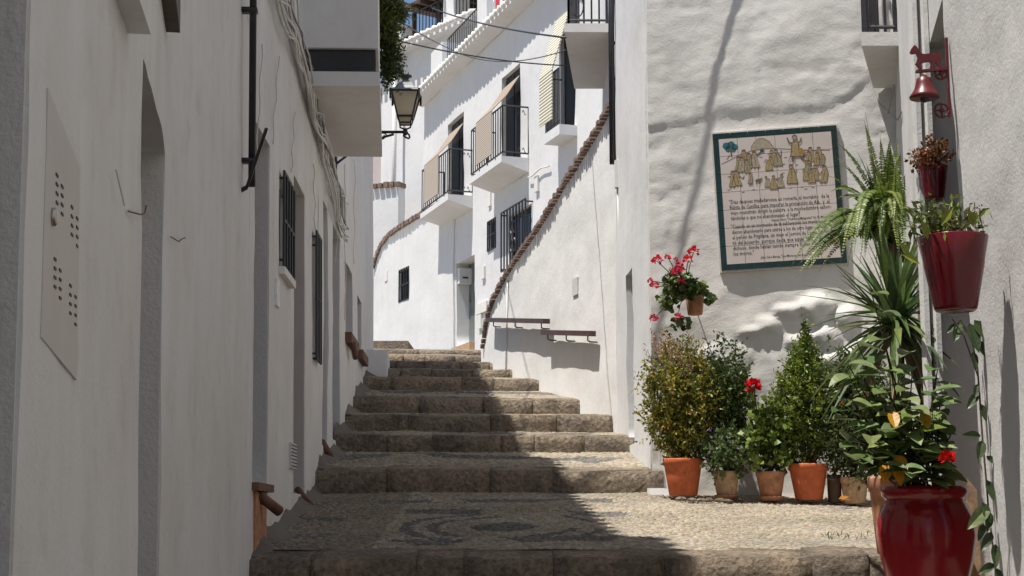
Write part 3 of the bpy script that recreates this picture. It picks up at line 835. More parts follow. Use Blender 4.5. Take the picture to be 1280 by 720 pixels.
# balcony doors, balconies, blinds
def far_balcony(hh, s_far, s_near, pr=.52):
    zt = FLZ
    mb = MB()
    mb.hexa([WF.pt(s_far,zt-.28,0), WF.pt(s_near,zt-.28,0), WF.pt(s_near,zt-.13,pr), WF.pt(s_far,zt-.13,pr)][::-1] +
            [WF.pt(s_far,zt-.02,0), WF.pt(s_near,zt-.02,0), WF.pt(s_near,zt-.02,pr), WF.pt(s_far,zt-.02,pr)][::-1])
    bl = mb.build('balcony', 'plaster_far', hf)
    mb = MB(); hgt = .92; rr = .011; p2 = pr-.03
    def run(pa, pb, n):
        for i in range(n+1):
            p = pa+(pb-pa)*i/n; mb.tube([p+Vector((0,0,.05)), p+Vector((0,0,hgt))], rr, 5)
        for z in (.06, hgt): mb.tube([pa+Vector((0,0,z)), pb+Vector((0,0,z))], rr*1.5, 5)
    A, B, C, D = WF.pt(s_far+.02,zt,0), WF.pt(s_far+.02,zt,p2), WF.pt(s_near-.02,zt,p2), WF.pt(s_near-.02,zt,0)
    run(A, B, 3); run(B, C, 14); run(C, D, 2)
    for z in (.12, hgt-.1):
        for sg in (-1, 1):
            c = D+(C-D)*.28+Vector((0,0,z)); dd = (C-D).normalized()
            mb.tube([c+dd*sg*(.02+.05*t/8)*1.2+Vector((0,0,.045*math.sin(t*.7))) for t in range(9)], .007, 4)
    mb.build('railing', 'iron', bl)
    # near-black sheet and leaves, coloured as the dark interior of the opening
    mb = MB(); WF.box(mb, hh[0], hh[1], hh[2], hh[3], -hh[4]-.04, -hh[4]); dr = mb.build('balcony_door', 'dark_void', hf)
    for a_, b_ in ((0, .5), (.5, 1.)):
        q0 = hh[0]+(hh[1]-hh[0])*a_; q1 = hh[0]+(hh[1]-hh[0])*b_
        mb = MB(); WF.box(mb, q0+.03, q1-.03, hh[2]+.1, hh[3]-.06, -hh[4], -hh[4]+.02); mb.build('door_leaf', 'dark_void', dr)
    # reed blind from the lintel over the rail
    q0, q1 = hh[0]+.1, hh[1]-.02; zt2 = hh[3]-.25; mb = MB(); zr = zt+hgt+.02
    n_ = 6; up = []; th = .02
    prof = [(0.0, zt2), (pr*.5, (zt2+zr)/2-.05), (pr+.02, zr)]
    for (o0, z0), (o1, z1) in zip(prof, prof[1:]):
        mb.hexa([WF.pt(q0,z0,o0), WF.pt(q1,z0,o0), WF.pt(q1,z1,o1), WF.pt(q0,z1,o1)] + [WF.pt(q0,z0+th,o0), WF.pt(q1,z0+th,o0), WF.pt(q1,z1+th,o1), WF.pt(q0,z1+th,o1)])
    bd = mb.build('reed_blind', 'blind_tan', hf)
    mb = MB(); WF.box(mb, q0, q1, zt+.12, zr, pr+.01, pr+.028); mb.build('hanging_end', 'blind_reed', bd)
sA = WF.px(588, 223, .5)[0]; sB = WF.px(661, 196)[0]; far_balcony(f2, sA, sB)
sA = WF.px(526.5, 265, .5)[0]; sB = WF.px(591, 246)[0]; far_balcony(f1, sA, sB)
# balcony window with cream blind
mb = MB(); WF.box(mb, f3[0], f3[1], f3[2], f3[3], -f3[4]-.04, -f3[4]); mb.build('window', 'dark_void', hf)  # near-black sheet, coloured as the unlit room behind the opening
s0, s1 = WF.px(681,170,.3)[0], WF.px(722,165)[0]
mb = MB(); WF.box(mb, s0, s1, FLZ-.20, FLZ-.03, -.02, .32); ws = mb.build('window_sill', 'plaster_far', hf)
mb = MB()
for i in range(10):
    q = s0+.03+(s1-.1-s0-.03)*i/9; mb.tube([WF.pt(q,FLZ-.03,.29), WF.pt(q,FLZ+.95,.29)], .012, 5)
for z in (FLZ+.05, FLZ+.95): mb.tube([WF.pt(s0+.03,z,.29), WF.pt(s1-.1,z,.29)], .016, 5)
mb.tube([WF.pt(s0+.03,FLZ+.95,.29), WF.pt(s0+.03,FLZ+.95,0)], .014, 5); mb.build('railing', 'iron', ws)
mb = MB(); q0, q1 = f3[0]-.05, f3[1]-.12; th = .02
for (o0, z0), (o1, z1) in (((.02, f3[3]+.25), (.34, FLZ+.97)), ((.34, FLZ+.97), (.345, FLZ+.12))):
    mb.hexa([WF.pt(q0,z0,o0), WF.pt(q1,z0,o0), WF.pt(q1,z1,o1), WF.pt(q0,z1,o1)] + [WF.pt(q0,z0+.005,o0+th), WF.pt(q1,z0+.005,o0+th), WF.pt(q1,z1+.005,o1+th), WF.pt(q0,z1+.005,o1+th)])
mb.build('roller_blind', 'blind_slats', hf)
# little wall boxes and vents
for x, y, a, b in ((613,249,.09,.14),(672,230,.09,.14),(605,341,.10,.12),(603,385,.35,.10),(601,402,.1,.14)):
    q, z = WF.px(x, y); mb = MB(); WF.box(mb, q-a, q+a, z-b, z+b, -.02, .035); mb.build('wall_box', 'plaster_smooth', hf)
mb = MB(); mb.tube([WF.pt(*WF.px(663+(690-663)*i/8, 222-16*i/8+1.5*math.sin(i)), .05) for i in range(9)], .012, 5); mb.build('wall_cable', 'cable_white', hf)
# terrace rail and pillars over the eave
s0 = WF.px(557,85)[0]; s1 = WF.px(601,35)[0]; zt = EZ+.2
mb = MB()
for i in range(19):
    q = s0+(s1-s0)*i/18; mb.tube([WF.pt(q,zt-.1,-.05), WF.pt(q,zt+.75,-.05)], .012, 5)
for z in (zt+.06, zt+.75): mb.tube([WF.pt(s0,z,-.05), WF.pt(s1,z,-.05)], .018, 5)
mb.build('terrace_railing', 'iron', hf)
for xa, xb in ((543,557),(601,613)):
    a, b = WF.px(xa,80,-.1)[0], WF.px(xb,80,-.1)[0]; mb = MB(); WF.box(mb, a, b, EZ, EZ+ (1.0 if xa < 600 else 3.2), -.55, -.02); mb.build('terrace_pillar', 'plaster_far', hf)
mb = MB(); s2 = WF.px(628,20)[0]; s3 = WF.px(660,5)[0]
for i in range(14):
    q = s2+(s3-s2)*i/13; mb.tube([WF.pt(q,zt-.1,-.05), WF.pt(q,zt+.75,-.05)], .012, 5)
mb.tube([WF.pt(s2,zt+.75,-.05), WF.pt(s3,zt+.75,-.05)], .018, 5); mb.build('terrace_railing', 'iron', hf)
# cloth on the rail
for nm, mt, xa, xb, y0, y1, of in (('cloth','cloth_white',620,632,-22,12,.05),('cloth','cloth_red',622,633,-14,19,.03)):
    mb = MB(); nx = 8
    q0, z0 = WF.px(xa, y1); q1, z1 = WF.px(xb, y0); z1 = max(z1, z0+.5)
    for i in range(nx):
        a, b = i/nx, (i+1)/nx
        oa, ob = of+.04*math.sin(a*9), of+.04*math.sin(b*9)
        za, zb_ = z0+.15*math.sin(a*5), z0+.15*math.sin(b*5)
        mb.hexa([WF.pt(q0+(q1-q0)*a,za,oa-.008), WF.pt(q0+(q1-q0)*b,zb_,ob-.008), WF.pt(q0+(q1-q0)*b,zb_,ob), WF.pt(q0+(q1-q0)*a,za,oa),
                 WF.pt(q0+(q1-q0)*a,z1,oa-.008), WF.pt(q0+(q1-q0)*b,z1,ob-.008), WF.pt(q0+(q1-q0)*b,z1,ob), WF.pt(q0+(q1-q0)*a,z1,oa)])
    o = mb.build('hanging_cloth', mt)
    tag(o, ('white' if mt == 'cloth_white' else 'red')+' cloth hung on the roof terrace rail at the top', 'cloth', 'washing on the far terrace')

# --- garden wall with brick coping, left of the far house
GA = Vector(fpt(31.15))+Vector((-.03,-.01)); GB = GA + Vector((-.43,1.)).normalized()*5.3
WG = Wall([(GB.x,GB.y), (GA.x,GA.y)])
pts = [WG.px(x, y) for x, y in ((469,334),(472,322),(478,308),(487,296),(500,286),(515,277),(530,268),(548,258),(572,244))]
def ztG(q):
    if q <= pts[0][0]: return pts[0][1]
    for (a, b), (c, d) in zip(pts, pts[1:]):
        if a <= q <= c: return b+(d-b)*(q-a)/(c-a)
    return pts[-1][1]
gw = thing('garden_wall', (GA.x, GA.y, gz(31)), 'curving white garden wall with brick coping and barred window', 'wall')
gh = WG.px(499,325); gi = WG.px(511,373); gt = WG.px(511,333)
hg = [gh[0], gi[0], gi[1], gt[1], .12]
WG.mesh(2.6, 7.2, [hg], .3, .2, amp=.03, sc=.7, ztop=ztG, thick=.25).build('wall', 'plaster_far', gw, True)
window(WG, gw, hg[0], hg[1], hg[2], hg[3], .10, 5, 3, .0, r=.014)
def coping(W, ztf, s0, s1, step, parent, wid=.3, th=.05, ln=.12):
    mb = MB(); q = s0
    while q < s1:
        z0, z1 = ztf(q), ztf(min(q+.02, W.L)); sl = (z1-z0)/.02 if q+.02 < W.L else 0
        d = W.dir(q) + Vector((0,0,max(-6,min(6,sl)))); d.normalize(); n = W.n3(q); up = n.cross(d)
        if up.z < 0: up = -up
        c = W.pt(q, z0, -.10+rnd(-.012,.012)) + up*(.03+rnd(-.008,.008))
        M = Matrix((d, n, up)).transposed()
        mb.box(c, step*.74, wid, ln*rnd(.85,1.1), M=M)
        q += step/max(1., math.sqrt(1+sl*sl))
    o = mb.build('coping_bricks', 'brick_coping', parent); tag(o, kind='stuff'); return o
coping(WG, ztG, pts[0][0], WG.L, .10, gw, .34, ln=.10)
for x, y in ((483,345),(597,398)):
    q, z = WG.px(x, y)
    if 0 < q < WG.L: mb = MB(); WG.box(mb, q-.1, q+.1, z-.12, z+.12, -.02, .02); mb.build('wall_box', 'plaster_smooth', gw)
# stone block at its foot
p = at(475,429,29.); q = at(511,438,28.8); mb = MB()
mb.hexa([Vector((p.x-.4,28.6,q.z-.6)), Vector((q.x,28.6,q.z-.6)), Vector((q.x,31.,q.z-.6)), Vector((p.x-.4,31.,q.z-.6)),
         Vector((p.x-.4,28.6,p.z)), Vector((q.x,28.6,p.z)), Vector((q.x,31.,p.z+.05)), Vector((p.x-.4,31.,p.z+.05))])
mb.build('stone', 'stone', stair)

# --- house behind with pergola terrace
A3 = at(478, 75, 38.4); B3 = at(605, 20, 34.8)
W5 = Wall([(A3.x,A3.y), (B3.x,B3.y)]); Z5 = A3.z-.1
hb = thing('white_house', (A3.x, A3.y, gz(36)), 'white house at the back with roof terrace, iron rail and brown pergola', 'house')
W5.mesh(3., Z5, [], .4, .4, amp=.03, sc=.6).build('wall', 'plaster_far', hb, True); shell(W5, hb, 3., Z5, 6, 'plaster_far')
mb = MB(); h = Vector((0,0,.12)); e = [W5.pt(-.1,Z5-.02,.30), W5.pt(W5.L,Z5-.02,.30), W5.pt(W5.L,Z5+.02,-6), W5.pt(-.1,Z5+.02,-6)]
mb.hexa([e[0],e[1],e[2],e[3]]+[p+h for p in e]); mb.build('terrace_floor', 'plaster_far', hb)
mb = MB(); k = int(W5.L/.25)
for i in range(k+1): q = -.1+i*(W5.L+.1)/k; mb.tube([W5.pt(q,Z5+.08,.42), W5.pt(q,Z5+.24,-.3)], .08, 8)
o = mb.build('eave_tiles', 'tile_white', hb, True); tag(o, kind='stuff')
s0 = W5.px(508,60)[0]; s1 = W5.px(588,20)[0]; mb = MB(); zt = Z5+.25
for i in range(20):
    q = s0+(s1-s0)*i/19; mb.tube([W5.pt(q,zt-.1,-.2), W5.pt(q,zt+.85,-.2)], .013, 5)
for z in (zt+.05, zt+.85): mb.tube([W5.pt(s0,z,-.2), W5.pt(s1,z,-.2)], .02, 5)
mb.build('terrace_railing', 'iron', hb)
for xa, xb, hgt in ((495,503,.95),(556,570,3.2)):
    a, b = W5.px(xa,60,-.2)[0], W5.px(xb,60,-.2)[0]; mb = MB(); W5.box(mb, a, b, Z5+.1, Z5+hgt, -.6, -.15); mb.build('terrace_pillar', 'plaster_far', hb)
mb = MB(); W5.box(mb, W5.px(500,10)[0], W5.L+1.5, Z5+1.25, Z5+1.34, -5., -.1); pg = mb.build('pergola_roof', 'roof_brown', hb)
for i in range(9):
    mb = MB(); q = W5.px(512,10)[0]+.05+i*.42; W5.box(mb, q, q+.1, Z5+1.13, Z5+1.247, -5, .05); mb.build('beam', 'wood_dark', pg)
for xa in (517, 548): a = W5.px(xa,40,-.25)[0]; mb = MB(); W5.box(mb, a-.04, a+.04, Z5+.1, Z5+1.13, -.3, -.22); mb.build('pergola_post', 'wood_dark', hb)
mb = MB(); W5.box(mb, W5.px(500,40)[0], W5.L+1.5, Z5+.1, Z5+1.7, -5.6, -5.2); mb.build('rear_parapet', 'plaster_far', hb)
mb = MB(); W5.box(mb, W5.px(490,40)[0], W5.L+1.5, Z5-.2, Z5+2.2, -6.6, -6.2); mb.build('rear_wall', 'wood_dark', hb)
# white downpipe at its left edge
mb = MB(); p = at(488,236,37.6); mb.tube([p+Vector((.1,-.2,-2)), p+Vector((.1,-.2,3.6))], .06, 8); mb.build('rain_pipe', 'white_metal', hb, True)
# --- lavender house at the far left
A6, B6 = at(430,200,42.), at(492,200,40.5); W6 = Wall([(A6.x,A6.y),(B6.x,B6.y)]); Z6 = zat(120,41)
hl = thing('lavender_house', (A6.x,A6.y,gz(41)), 'lavender plastered house far back at the end of the left houses', 'house')
W6.mesh(4., Z6, [], .6, .6, amp=.02).build('wall', 'plaster_lavender', hl, True); shell(W6, hl, 4., Z6, 5, 'plaster_lavender'); roof(W6, hl, Z6, 5)
# low white wall with tile edge in front of it
A7, B7 = at(440,238,37.), at(498,238,36.4); W7 = Wall([(A7.x,A7.y),(B7.x,B7.y)])
lw = thing('low_wall', (A7.x,A7.y,gz(37)), 'low white wall with tiled edge in front of the lavender house', 'wall')
W7.mesh(3.5, A7.z, [], .5, .5, amp=.02).build('wall', 'plaster_far', lw, True); coping(W7, lambda q: A7.z, .05, W7.L, .16, lw, .36)

# --- retaining wall with the handrails
WH = Wall(HWp)
pts2 = [WH.px(x, y) for x, y in ((606,434),(607.5,420),(610,405),(614,390),(620,373),(634,347),(650,323),(672,290),(700,246),(730,196),(760,146),(775,120))]
def ztH(q):
    if q <= pts2[0][0]: return pts2[0][1]
    for (a, b), (c, d) in zip(pts2, pts2[1:]):
        if a <= q <= c: return b+(d-b)*(q-a)/(c-a)
    return pts2[-1][1]
rw = thing('retaining_wall', (WH.p[0].x, WH.p[0].y, gz(19)), 'sunlit white stair wall with sloping brick coping', 'wall')
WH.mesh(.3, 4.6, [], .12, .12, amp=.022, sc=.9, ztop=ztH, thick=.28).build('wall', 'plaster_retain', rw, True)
coping(WH, ztH, pts2[0][0], WH.L, .07, rw, .30, ln=.045)
q, z = WH.px(720, 358); mb = MB(); WH.box(mb, q-.10, q+.08, z-.09, z+.09, -.02, .012); v_ = mb.build('wall_vent', 'jamb_paint', rw)
mb = MB(); mb.tube([WH.pt(*WH.px(636,350), .015), WH.pt(*WH.px(634,470), .015)], .012, 6); mb.build('conduit', 'plaster_far', rw, True)
for xa, xb, ya, yb, lb in ((611,683,400,401.5,'upper brown wooden handrail plank bracketed to the white stair wall'),(680,740,415.5,417,'lower brown wooden handrail plank bracketed to the white stair wall')):
    q0, z0 = WH.px(xa, ya, .085); q1, z1 = WH.px(xb, yb, .085)
    hr = thing('handrail', WH.pt((q0+q1)/2, (z0+z1)/2), lb, 'handrail')
    mb = MB(); dn = .027
    pr0, pr1 = .045, .125
    mb.hexa([WH.pt(q0,z0-dn,pr0), WH.pt(q0,z0-dn,pr1), WH.pt(q1,z1-dn,pr1), WH.pt(q1,z1-dn,pr0), WH.pt(q0,z0+dn,pr0), WH.pt(q0,z0+dn,pr1), WH.pt(q1,z1+dn,pr1), WH.pt(q1,z1+dn,pr0)])
    mb.build('rail', 'wood_rail', hr)
    for f in (.1,.5,.93):
        q = q0+(q1-q0)*f; z = z0+(z1-z0)*f; mb = MB()
        mb.tube([WH.pt(q,z-dn,.09), WH.pt(q,z-.07,.09), WH.pt(q+.01,z-.083,.07), WH.pt(q+.02,z-.085,.0), WH.pt(q+.02,z-.085,-.03)], .008, 6); mb.build('bracket', 'iron', hr)

# ================================================================== SIGN HOUSE
WS = Wall([SC0, SC1]); WS.lean = .008; WS.zr = 0
ZS = 7.0
hsn = thing('white_house', (*SC0, .2), 'rough white house on the right carrying the tiled story panel', 'house')
bulges = [(960,405,.050,.10,.06),(985,388,.05,.12,.05),(1020,385,.075,.13,.11),(1035,420,.07,.09,.10),(1000,425,.05,.12,.06),(1058,395,.07,.09,.09),(1045,450,.06,.12,.09),(940,415,.035,.10,.04),(1075,440,.06,.09,.12),(905,450,.03,.2,.15)]
bul = [(WS.px(x,y), h, a, b) for x, y, h, a, b in bulges]
ledge = [WS.px(x,y) for x, y in ((800,163),(835,158),(862,153),(880,148),(930,143),(980,139),(1030,133),(1062,120),(1075,105),(1100,85),(1140,70))]
def zledge(q):
    if q <= ledge[0][0]: return ledge[0][1]
    for (a,b),(c,d) in zip(ledge, ledge[1:]):
        if a <= q <= c: return b+(d-b)*(q-a)/(c-a)
    return ledge[-1][1]
SQ0, SZ0 = WS.px(973.5, 248.5)
def dispS(p, q, z):
    o = dispS0(p, q, z)
    k = max(abs(q-SQ0)/.56, abs(z-SZ0)/.62)
    return o*.45 if k < 1 else o*(.45+.55*min(1, (k-1)*6))
def dispS0(p, q, z):
    o = .013*nz(p, 1.1) + .010*nz(p, 3.3, 4) + .003*nz((p.x*.7,p.y,p.z*1.6), 9, 2) + .003*nz((p.x*.6,p.y,p.z*1.5), 20, 2)
    ch = nz(p, 4.3, 12)
    if ch > .34: o -= .005
    e = zledge(q)+.012*nz((q*9,0,z*9), 1); k = (z-e)/.018
    if k > -1: o += .014*min(1, max(0, (k+1)/2))*(1+.5*nz((q*4,1,0),1))
    if z < e and z > e-.5: o += .010*abs(nz(p, 6, 9))
    for (bq, bz), h, a, b in bul:
        dx, dz = (q-bq)/a, (z-bz)/b; r2 = dx*dx+dz*dz + .42*nz((q*10,0,z*10),1) + .3*nz((q*24,3,z*24),1)
        if r2 < 1: o = o+.68*h*max(0,1-r2)**.42*(1+.35*nz(p, 17, 3))
    if z < 2.05: o += .012*max(0, nz(p, 5, 7))
    return o
WS.mesh(-.6, ZS, [], .028, .028, disp=dispS, thick=.05).build('wall', 'plaster_sign', hsn, True)
mb = MB(); mb.tube([Vector((SC0[0]+.055, SC0[1]+.055+.008*z, z)) for z in (-.6, 0, 1, 2, 3, 4, 5, 6, 7)], .056, 14); mb.build('rounded_corner', 'plaster_sign', hsn, True)
# left flank of the house
WK = Wall([(1.05,17.2), (.985,14.2), (SC0[0]-.002,SC0[1]+.09)]); 
kh0, kz1 = WK.px(783, 345); kh1, _ = WK.px(790.5, 345); _, kz0 = WK.px(788, 556)
hk = [kh0, kh1, kz0, kz1, .15]
WK.mesh(-.6, ZS, [hk], .12, .15, amp=.016, sc=1.2, thick=.05).build('wall', 'plaster_far', hsn, True)
mb = MB(); WK.box(mb, hk[0]-.02, hk[1]+.02, hk[2], hk[3]+.02, -.2, -.14); mb.build('door', 'door_blue', hsn)  # bluish leaf colour stands for the shade inside this opening
mb = MB(); a = Vector((SC0[0],SC0[1],ZS)); e = [Vector((1.0,11.55,ZS)), Vector((3.3,11.3,ZS)), Vector((3.3,17.2,ZS)), Vector((.98,17.2,ZS))]
mb.hexa(e+[p+Vector((0,0,.15)) for p in e]); mb.build('roof', 'terracotta_tile', hsn)
mb = MB(); e = [Vector((1.05,17.2,-.6)), Vector((3.3,17.2,-.6))]; mb.add(e+[p+Vector((0,0,7.6)) for p in e[::-1]], [(0,1,2,3)]); mb.build('rear_wall', 'plaster_far', hsn)
# plinth at the corner
mb = MB(); mb.hexa([Vector(p) for p in ((1.02,11.36,.0),(1.35,11.33,.0),(1.35,11.75,.0),(1.0,11.75,.0),(1.03,11.42,.235),(1.33,11.40,.235),(1.33,11.75,.24),(1.01,11.75,.24))]); mb.build('plinth', 'plaster_far', hsn)
# flank balcony seen from below, rain pipe
bz = zat(40,14.76); x0, x1 = at(705,40,14.76).x, .96; x2 = at(718,118,16.8).x
mb = MB(); mb.hexa([Vector((x0,14.76,bz)), Vector((x1+.05,14.76,bz)), Vector((1.08,16.8,bz)), Vector((x2,16.8,bz)), Vector((x0,14.76,bz+.09)), Vector((x1+.05,14.76,bz+.09)), Vector((1.08,16.8,bz+.09)), Vector((x2,16.8,bz+.09))])
fb = mb.build('balcony', 'plaster_smooth', hsn)
mb = MB(); A = Vector((x0+.05,14.8,bz+.09)); B = Vector((x1,14.8,bz+.09)); C = Vector((x2+.05,16.75,bz+.09))
def rrun(pa, pb, n, hgt=.95, r_=.010):
    for i in range(n+1):
        p = pa+(pb-pa)*i/n; mb.tube([p, p+Vector((0,0,hgt))], r_ if 0 < i < n else r_*1.5, 5)
    for z in (.045, hgt): mb.tube([pa+Vector((0,0,z)), pb+Vector((0,0,z))], r_*1.4, 5)
rrun(A, B, 5); rrun(A, C, 16)
mb.tube([A+Vector((.03+.06*(1-math.cos(t*.5)), 0, .2+.12*math.sin(t*.5))) for t in range(12)], .007, 5)
mb.build('railing', 'iron', fb)
mb = MB(); px0 = at(764,120,14.2); mb.tube([Vector((px0.x,14.1,at(766,205,14.1).z)), Vector((px0.x,14.1,at(764,40,14.1).z)), Vector((px0.x+.03,14.1,ZS))], .030, 10)
for y in (53,98,180): z = zat(y,14.1); mb.box((px0.x+.06,14.12,z), .14, .03, .025)
mb.build('rain_pipe', 'iron', hsn, True)
mb = MB(); a = at(773,218,14.0); mb.box(a, .07, .08, .26); mb.build('pipe_box', 'plaster_smooth', hsn)
mb = MB(); mb.tube([at(772,235,14.0), at(776,330,14.0), at(777,420,13.95), at(778,505,13.9)], .012, 6); mb.build('conduit', 'cable_white', hsn, True)

# ================================================================== RIGHT HOUSES
# wall between the sign wall and the door recess
WM = Wall([(2.98,11.45), (2.05,7.4)])
hm = thing('white_house', (2.6,9.5,gz(9.5)), 'narrow white house between story panel and door recess, small balcony above the ferns', 'house')
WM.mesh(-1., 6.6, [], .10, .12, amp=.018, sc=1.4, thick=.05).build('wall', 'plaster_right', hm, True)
WM2 = Wall([(2.05,7.4), (2.12,7.4)]); 
mb = MB(); e = [Vector((2.05,7.4,-1)), Vector((4,7.4,-1)), Vector((4,11.4,-1)), Vector((3.0,11.4,-1))]
mb.add([e[0],e[1],e[1]+Vector((0,0,7.6)),e[0]+Vector((0,0,7.6))], [(0,1,2,3)])
mb.add([e[1],e[2],e[2]+Vector((0,0,7.6)),e[1]+Vector((0,0,7.6))], [(0,1,2,3)]); mb.build('side_wall', 'plaster_right', hm)
mb = MB(); e = [Vector((1.95,7.3,6.6)), Vector((4.1,7.3,6.6)), Vector((4.1,11.35,6.6)), Vector((2.9,11.35,6.6))]; mb.hexa(e+[p+Vector((0,0,.15)) for p in e]); mb.build('roof', 'terracotta_tile', hm)
# door frame strips
for xa, xb, yy in ((1152,1158,7.34),(1166,1172,7.3)):
    a, b = at(xa,300,yy), at(xb,300,yy); mb = MB(); mb.hexa([Vector((a.x,yy,-.6)), Vector((b.x,yy,-.6)), Vector((b.x,7.42,-.6)), Vector((a.x,7.42,-.6)), Vector((a.x,yy,4.)), Vector((b.x,yy,4.)), Vector((b.x,7.42,4.)), Vector((a.x,7.42,4.))]); mb.build('door_trim', 'plaster_right', hm)
# balcony
bz = zat(57,10.35); xa = at(1077,57,10.35).x; xb = at(1092,120,11.42).x
mb = MB(); mb.hexa([Vector((xa,10.35,bz)), Vector((2.76,10.35,bz)), Vector((3.0,11.42,bz)), Vector((xb,11.42,bz)), Vector((xa,10.35,bz+.10)), Vector((2.76,10.35,bz+.10)), Vector((3.0,11.42,bz+.10)), Vector((xb,11.42,bz+.10))])
fb = mb.build('balcony', 'plaster_sign', hm)
mb = MB(); rrun(Vector((xa+.04,10.38,bz+.10)), Vector((2.72,10.38,bz+.10)), 3, .95, .011); rrun(Vector((xa+.04,10.38,bz+.10)), Vector((xb+.04,11.38,bz+.10)), 9, .95, .011)
mb.tube([Vector((xa+.04,10.38,bz+.1)), Vector((xa+.04,10.38,bz+1.05))], .028, 8); mb.build('railing', 'iron', fb)
mb = MB(); mb.tube([at(1087,105,11.2), at(1098,128,11.1), at(1122,150,10.6), at(1127,140,10.2)], .006, 5); mb.tube([at(1117,105,10.4), at(1113,130,10.5), at(1110,142,10.5)], .006, 5); mb.build('wall_cable', 'cable_grey', hm)
# nearest wall on the right
C0 = at(1189,130,6.1); WR = Wall([(C0.x,6.1), (1.60,3.0), (1.55,-3.)]); WR.lean = -.040; WR.zr = C0.z
hr_ = thing('white_house', (1.8,5.5,gz(5.5)), 'pale house wall nearest on the right with hanging red pot and bell', 'house')
def dispR(p, q, z): return .014*nz(p, 1.5) + .006*nz(p, 5, 3) + .003*nz(p, 14, 3)
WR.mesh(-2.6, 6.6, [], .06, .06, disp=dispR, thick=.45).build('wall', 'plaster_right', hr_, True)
mb = MB(); e = [Vector((1.7,6.1,6.6)), Vector((1.45,-3,6.6)), Vector((5,-3,6.6)), Vector((5,6.1,6.6))]; mb.hexa(e[::-1]+[p+Vector((0,0,.15)) for p in e[::-1]]); mb.build('roof', 'terracotta_tile', hr_)
mb = MB(); mb.add([Vector((2.5,6.0,-2)), Vector((2.5,7.5,-2)), Vector((2.5,7.5,6.6)), Vector((2.5,6.0,6.6))], [(0,3,2,1)]); mb.build('recess_wall', 'plaster_right', hr_)
mb = MB(); mb.hexa([Vector(p) for p in ((2.2,6.12,-.7),(2.5,6.12,-.7),(2.5,7.38,-.7),(2.2,7.38,-.7),(2.2,6.12,-.38),(2.5,6.12,-.38),(2.5,7.38,-.38),(2.2,7.38,-.38))]); mb.build('door_step', 'stone', hr_)
WD = Wall([(2.5,7.3),(2.5,6.2)]); panel_door(WD, hr_, .1, 1.0, -.38, 1.75, -.0, 'wood_dark')
# lintel over the recess
mb = MB(); mb.hexa([Vector(p) for p in ((1.86,6.1,2.35),(2.5,6.1,2.35),(2.5,7.4,2.35),(2.1,7.4,2.35),(1.86,6.1,6.6),(2.5,6.1,6.6),(2.5,7.4,6.6),(2.1,7.4,6.6))]); mb.build('lintel_wall', 'plaster_right', hr_)

# ================================================================== THE TILED PANEL
sc_q, sc_z = WS.px(973.5, 248.5); TL = at(892,168,11.5); 
off = .036
def s_h(a): return WS.px(a, 250)[0]
SWID = (WS.px(1051.5,243)[0]-WS.px(895.5,255)[0]); TS = SWID/6.62; BW = TS*.31
ROT = R(2.6); cR, sR = math.cos(ROT), math.sin(ROT)
ORI = WS.pt(sc_q, sc_z, off); DX = WS.dir(0.1); DN = WS.n3(.1)
HROW = 7
SW2, SH2 = 3*TS, HROW*TS/2*.985
def sp(x, z, o=0.):
    xr_, zr_ = x*cR - z*sR, x*sR + z*cR
    return ORI + DX*xr_ + Vector((0,0,zr_)) + DN*o
def sbox(mb, x0, x1, z0, z1, o0, o1):
    mb.hexa([sp(x0,z0,o0), sp(x0,z0,o1), sp(x1,z0,o1), sp(x1,z0,o0), sp(x0,z1,o0), sp(x0,z1,o1), sp(x1,z1,o1), sp(x1,z1,o0)])
sign = thing('tile_panel', sp(0,-SH2-BW), 'painted ceramic tile panel with green border and written story on white wall', 'sign')
mb = MB(); sbox(mb, -SW2-BW-.012, SW2+BW+.012, -SH2-BW-.012, SH2+BW+.012, -.09, -.004); mb.build('mortar_bed', 'grout', sign)
TH = 2*SH2/HROW; gp = .0016
for i in range(6):
    for j in range(HROW):
        o = rnd(.006,.0075); mb = MB(); x0 = -SW2+i*TS; z0 = -SH2+j*TH
        sbox(mb, x0+gp, x0+TS-gp, z0+gp, z0+TH-gp, -.006, .007); mb.build('tile', 'tile_glaze', sign)
for i in range(7):
    for zz in (SH2, -SH2-BW):
        x0 = -SW2-BW if i == 0 else -SW2-BW+ (i*(2*SW2+2*BW)/7); x1 = -SW2-BW+((i+1)*(2*SW2+2*BW)/7)
        mb = MB(); sbox(mb, x0+gp, x1-gp, zz+gp, zz+BW-gp, -.006, .008); mb.build('border_tile', 'tile_green', sign)
for j in range(HROW):
    for xx in (-SW2-BW, SW2):
        mb = MB(); sbox(mb, xx+gp, xx+BW-gp, -SH2+j*TH+gp, -SH2+(j+1)*TH-gp, -.006, .008); mb.build('border_tile', 'tile_green', sign)
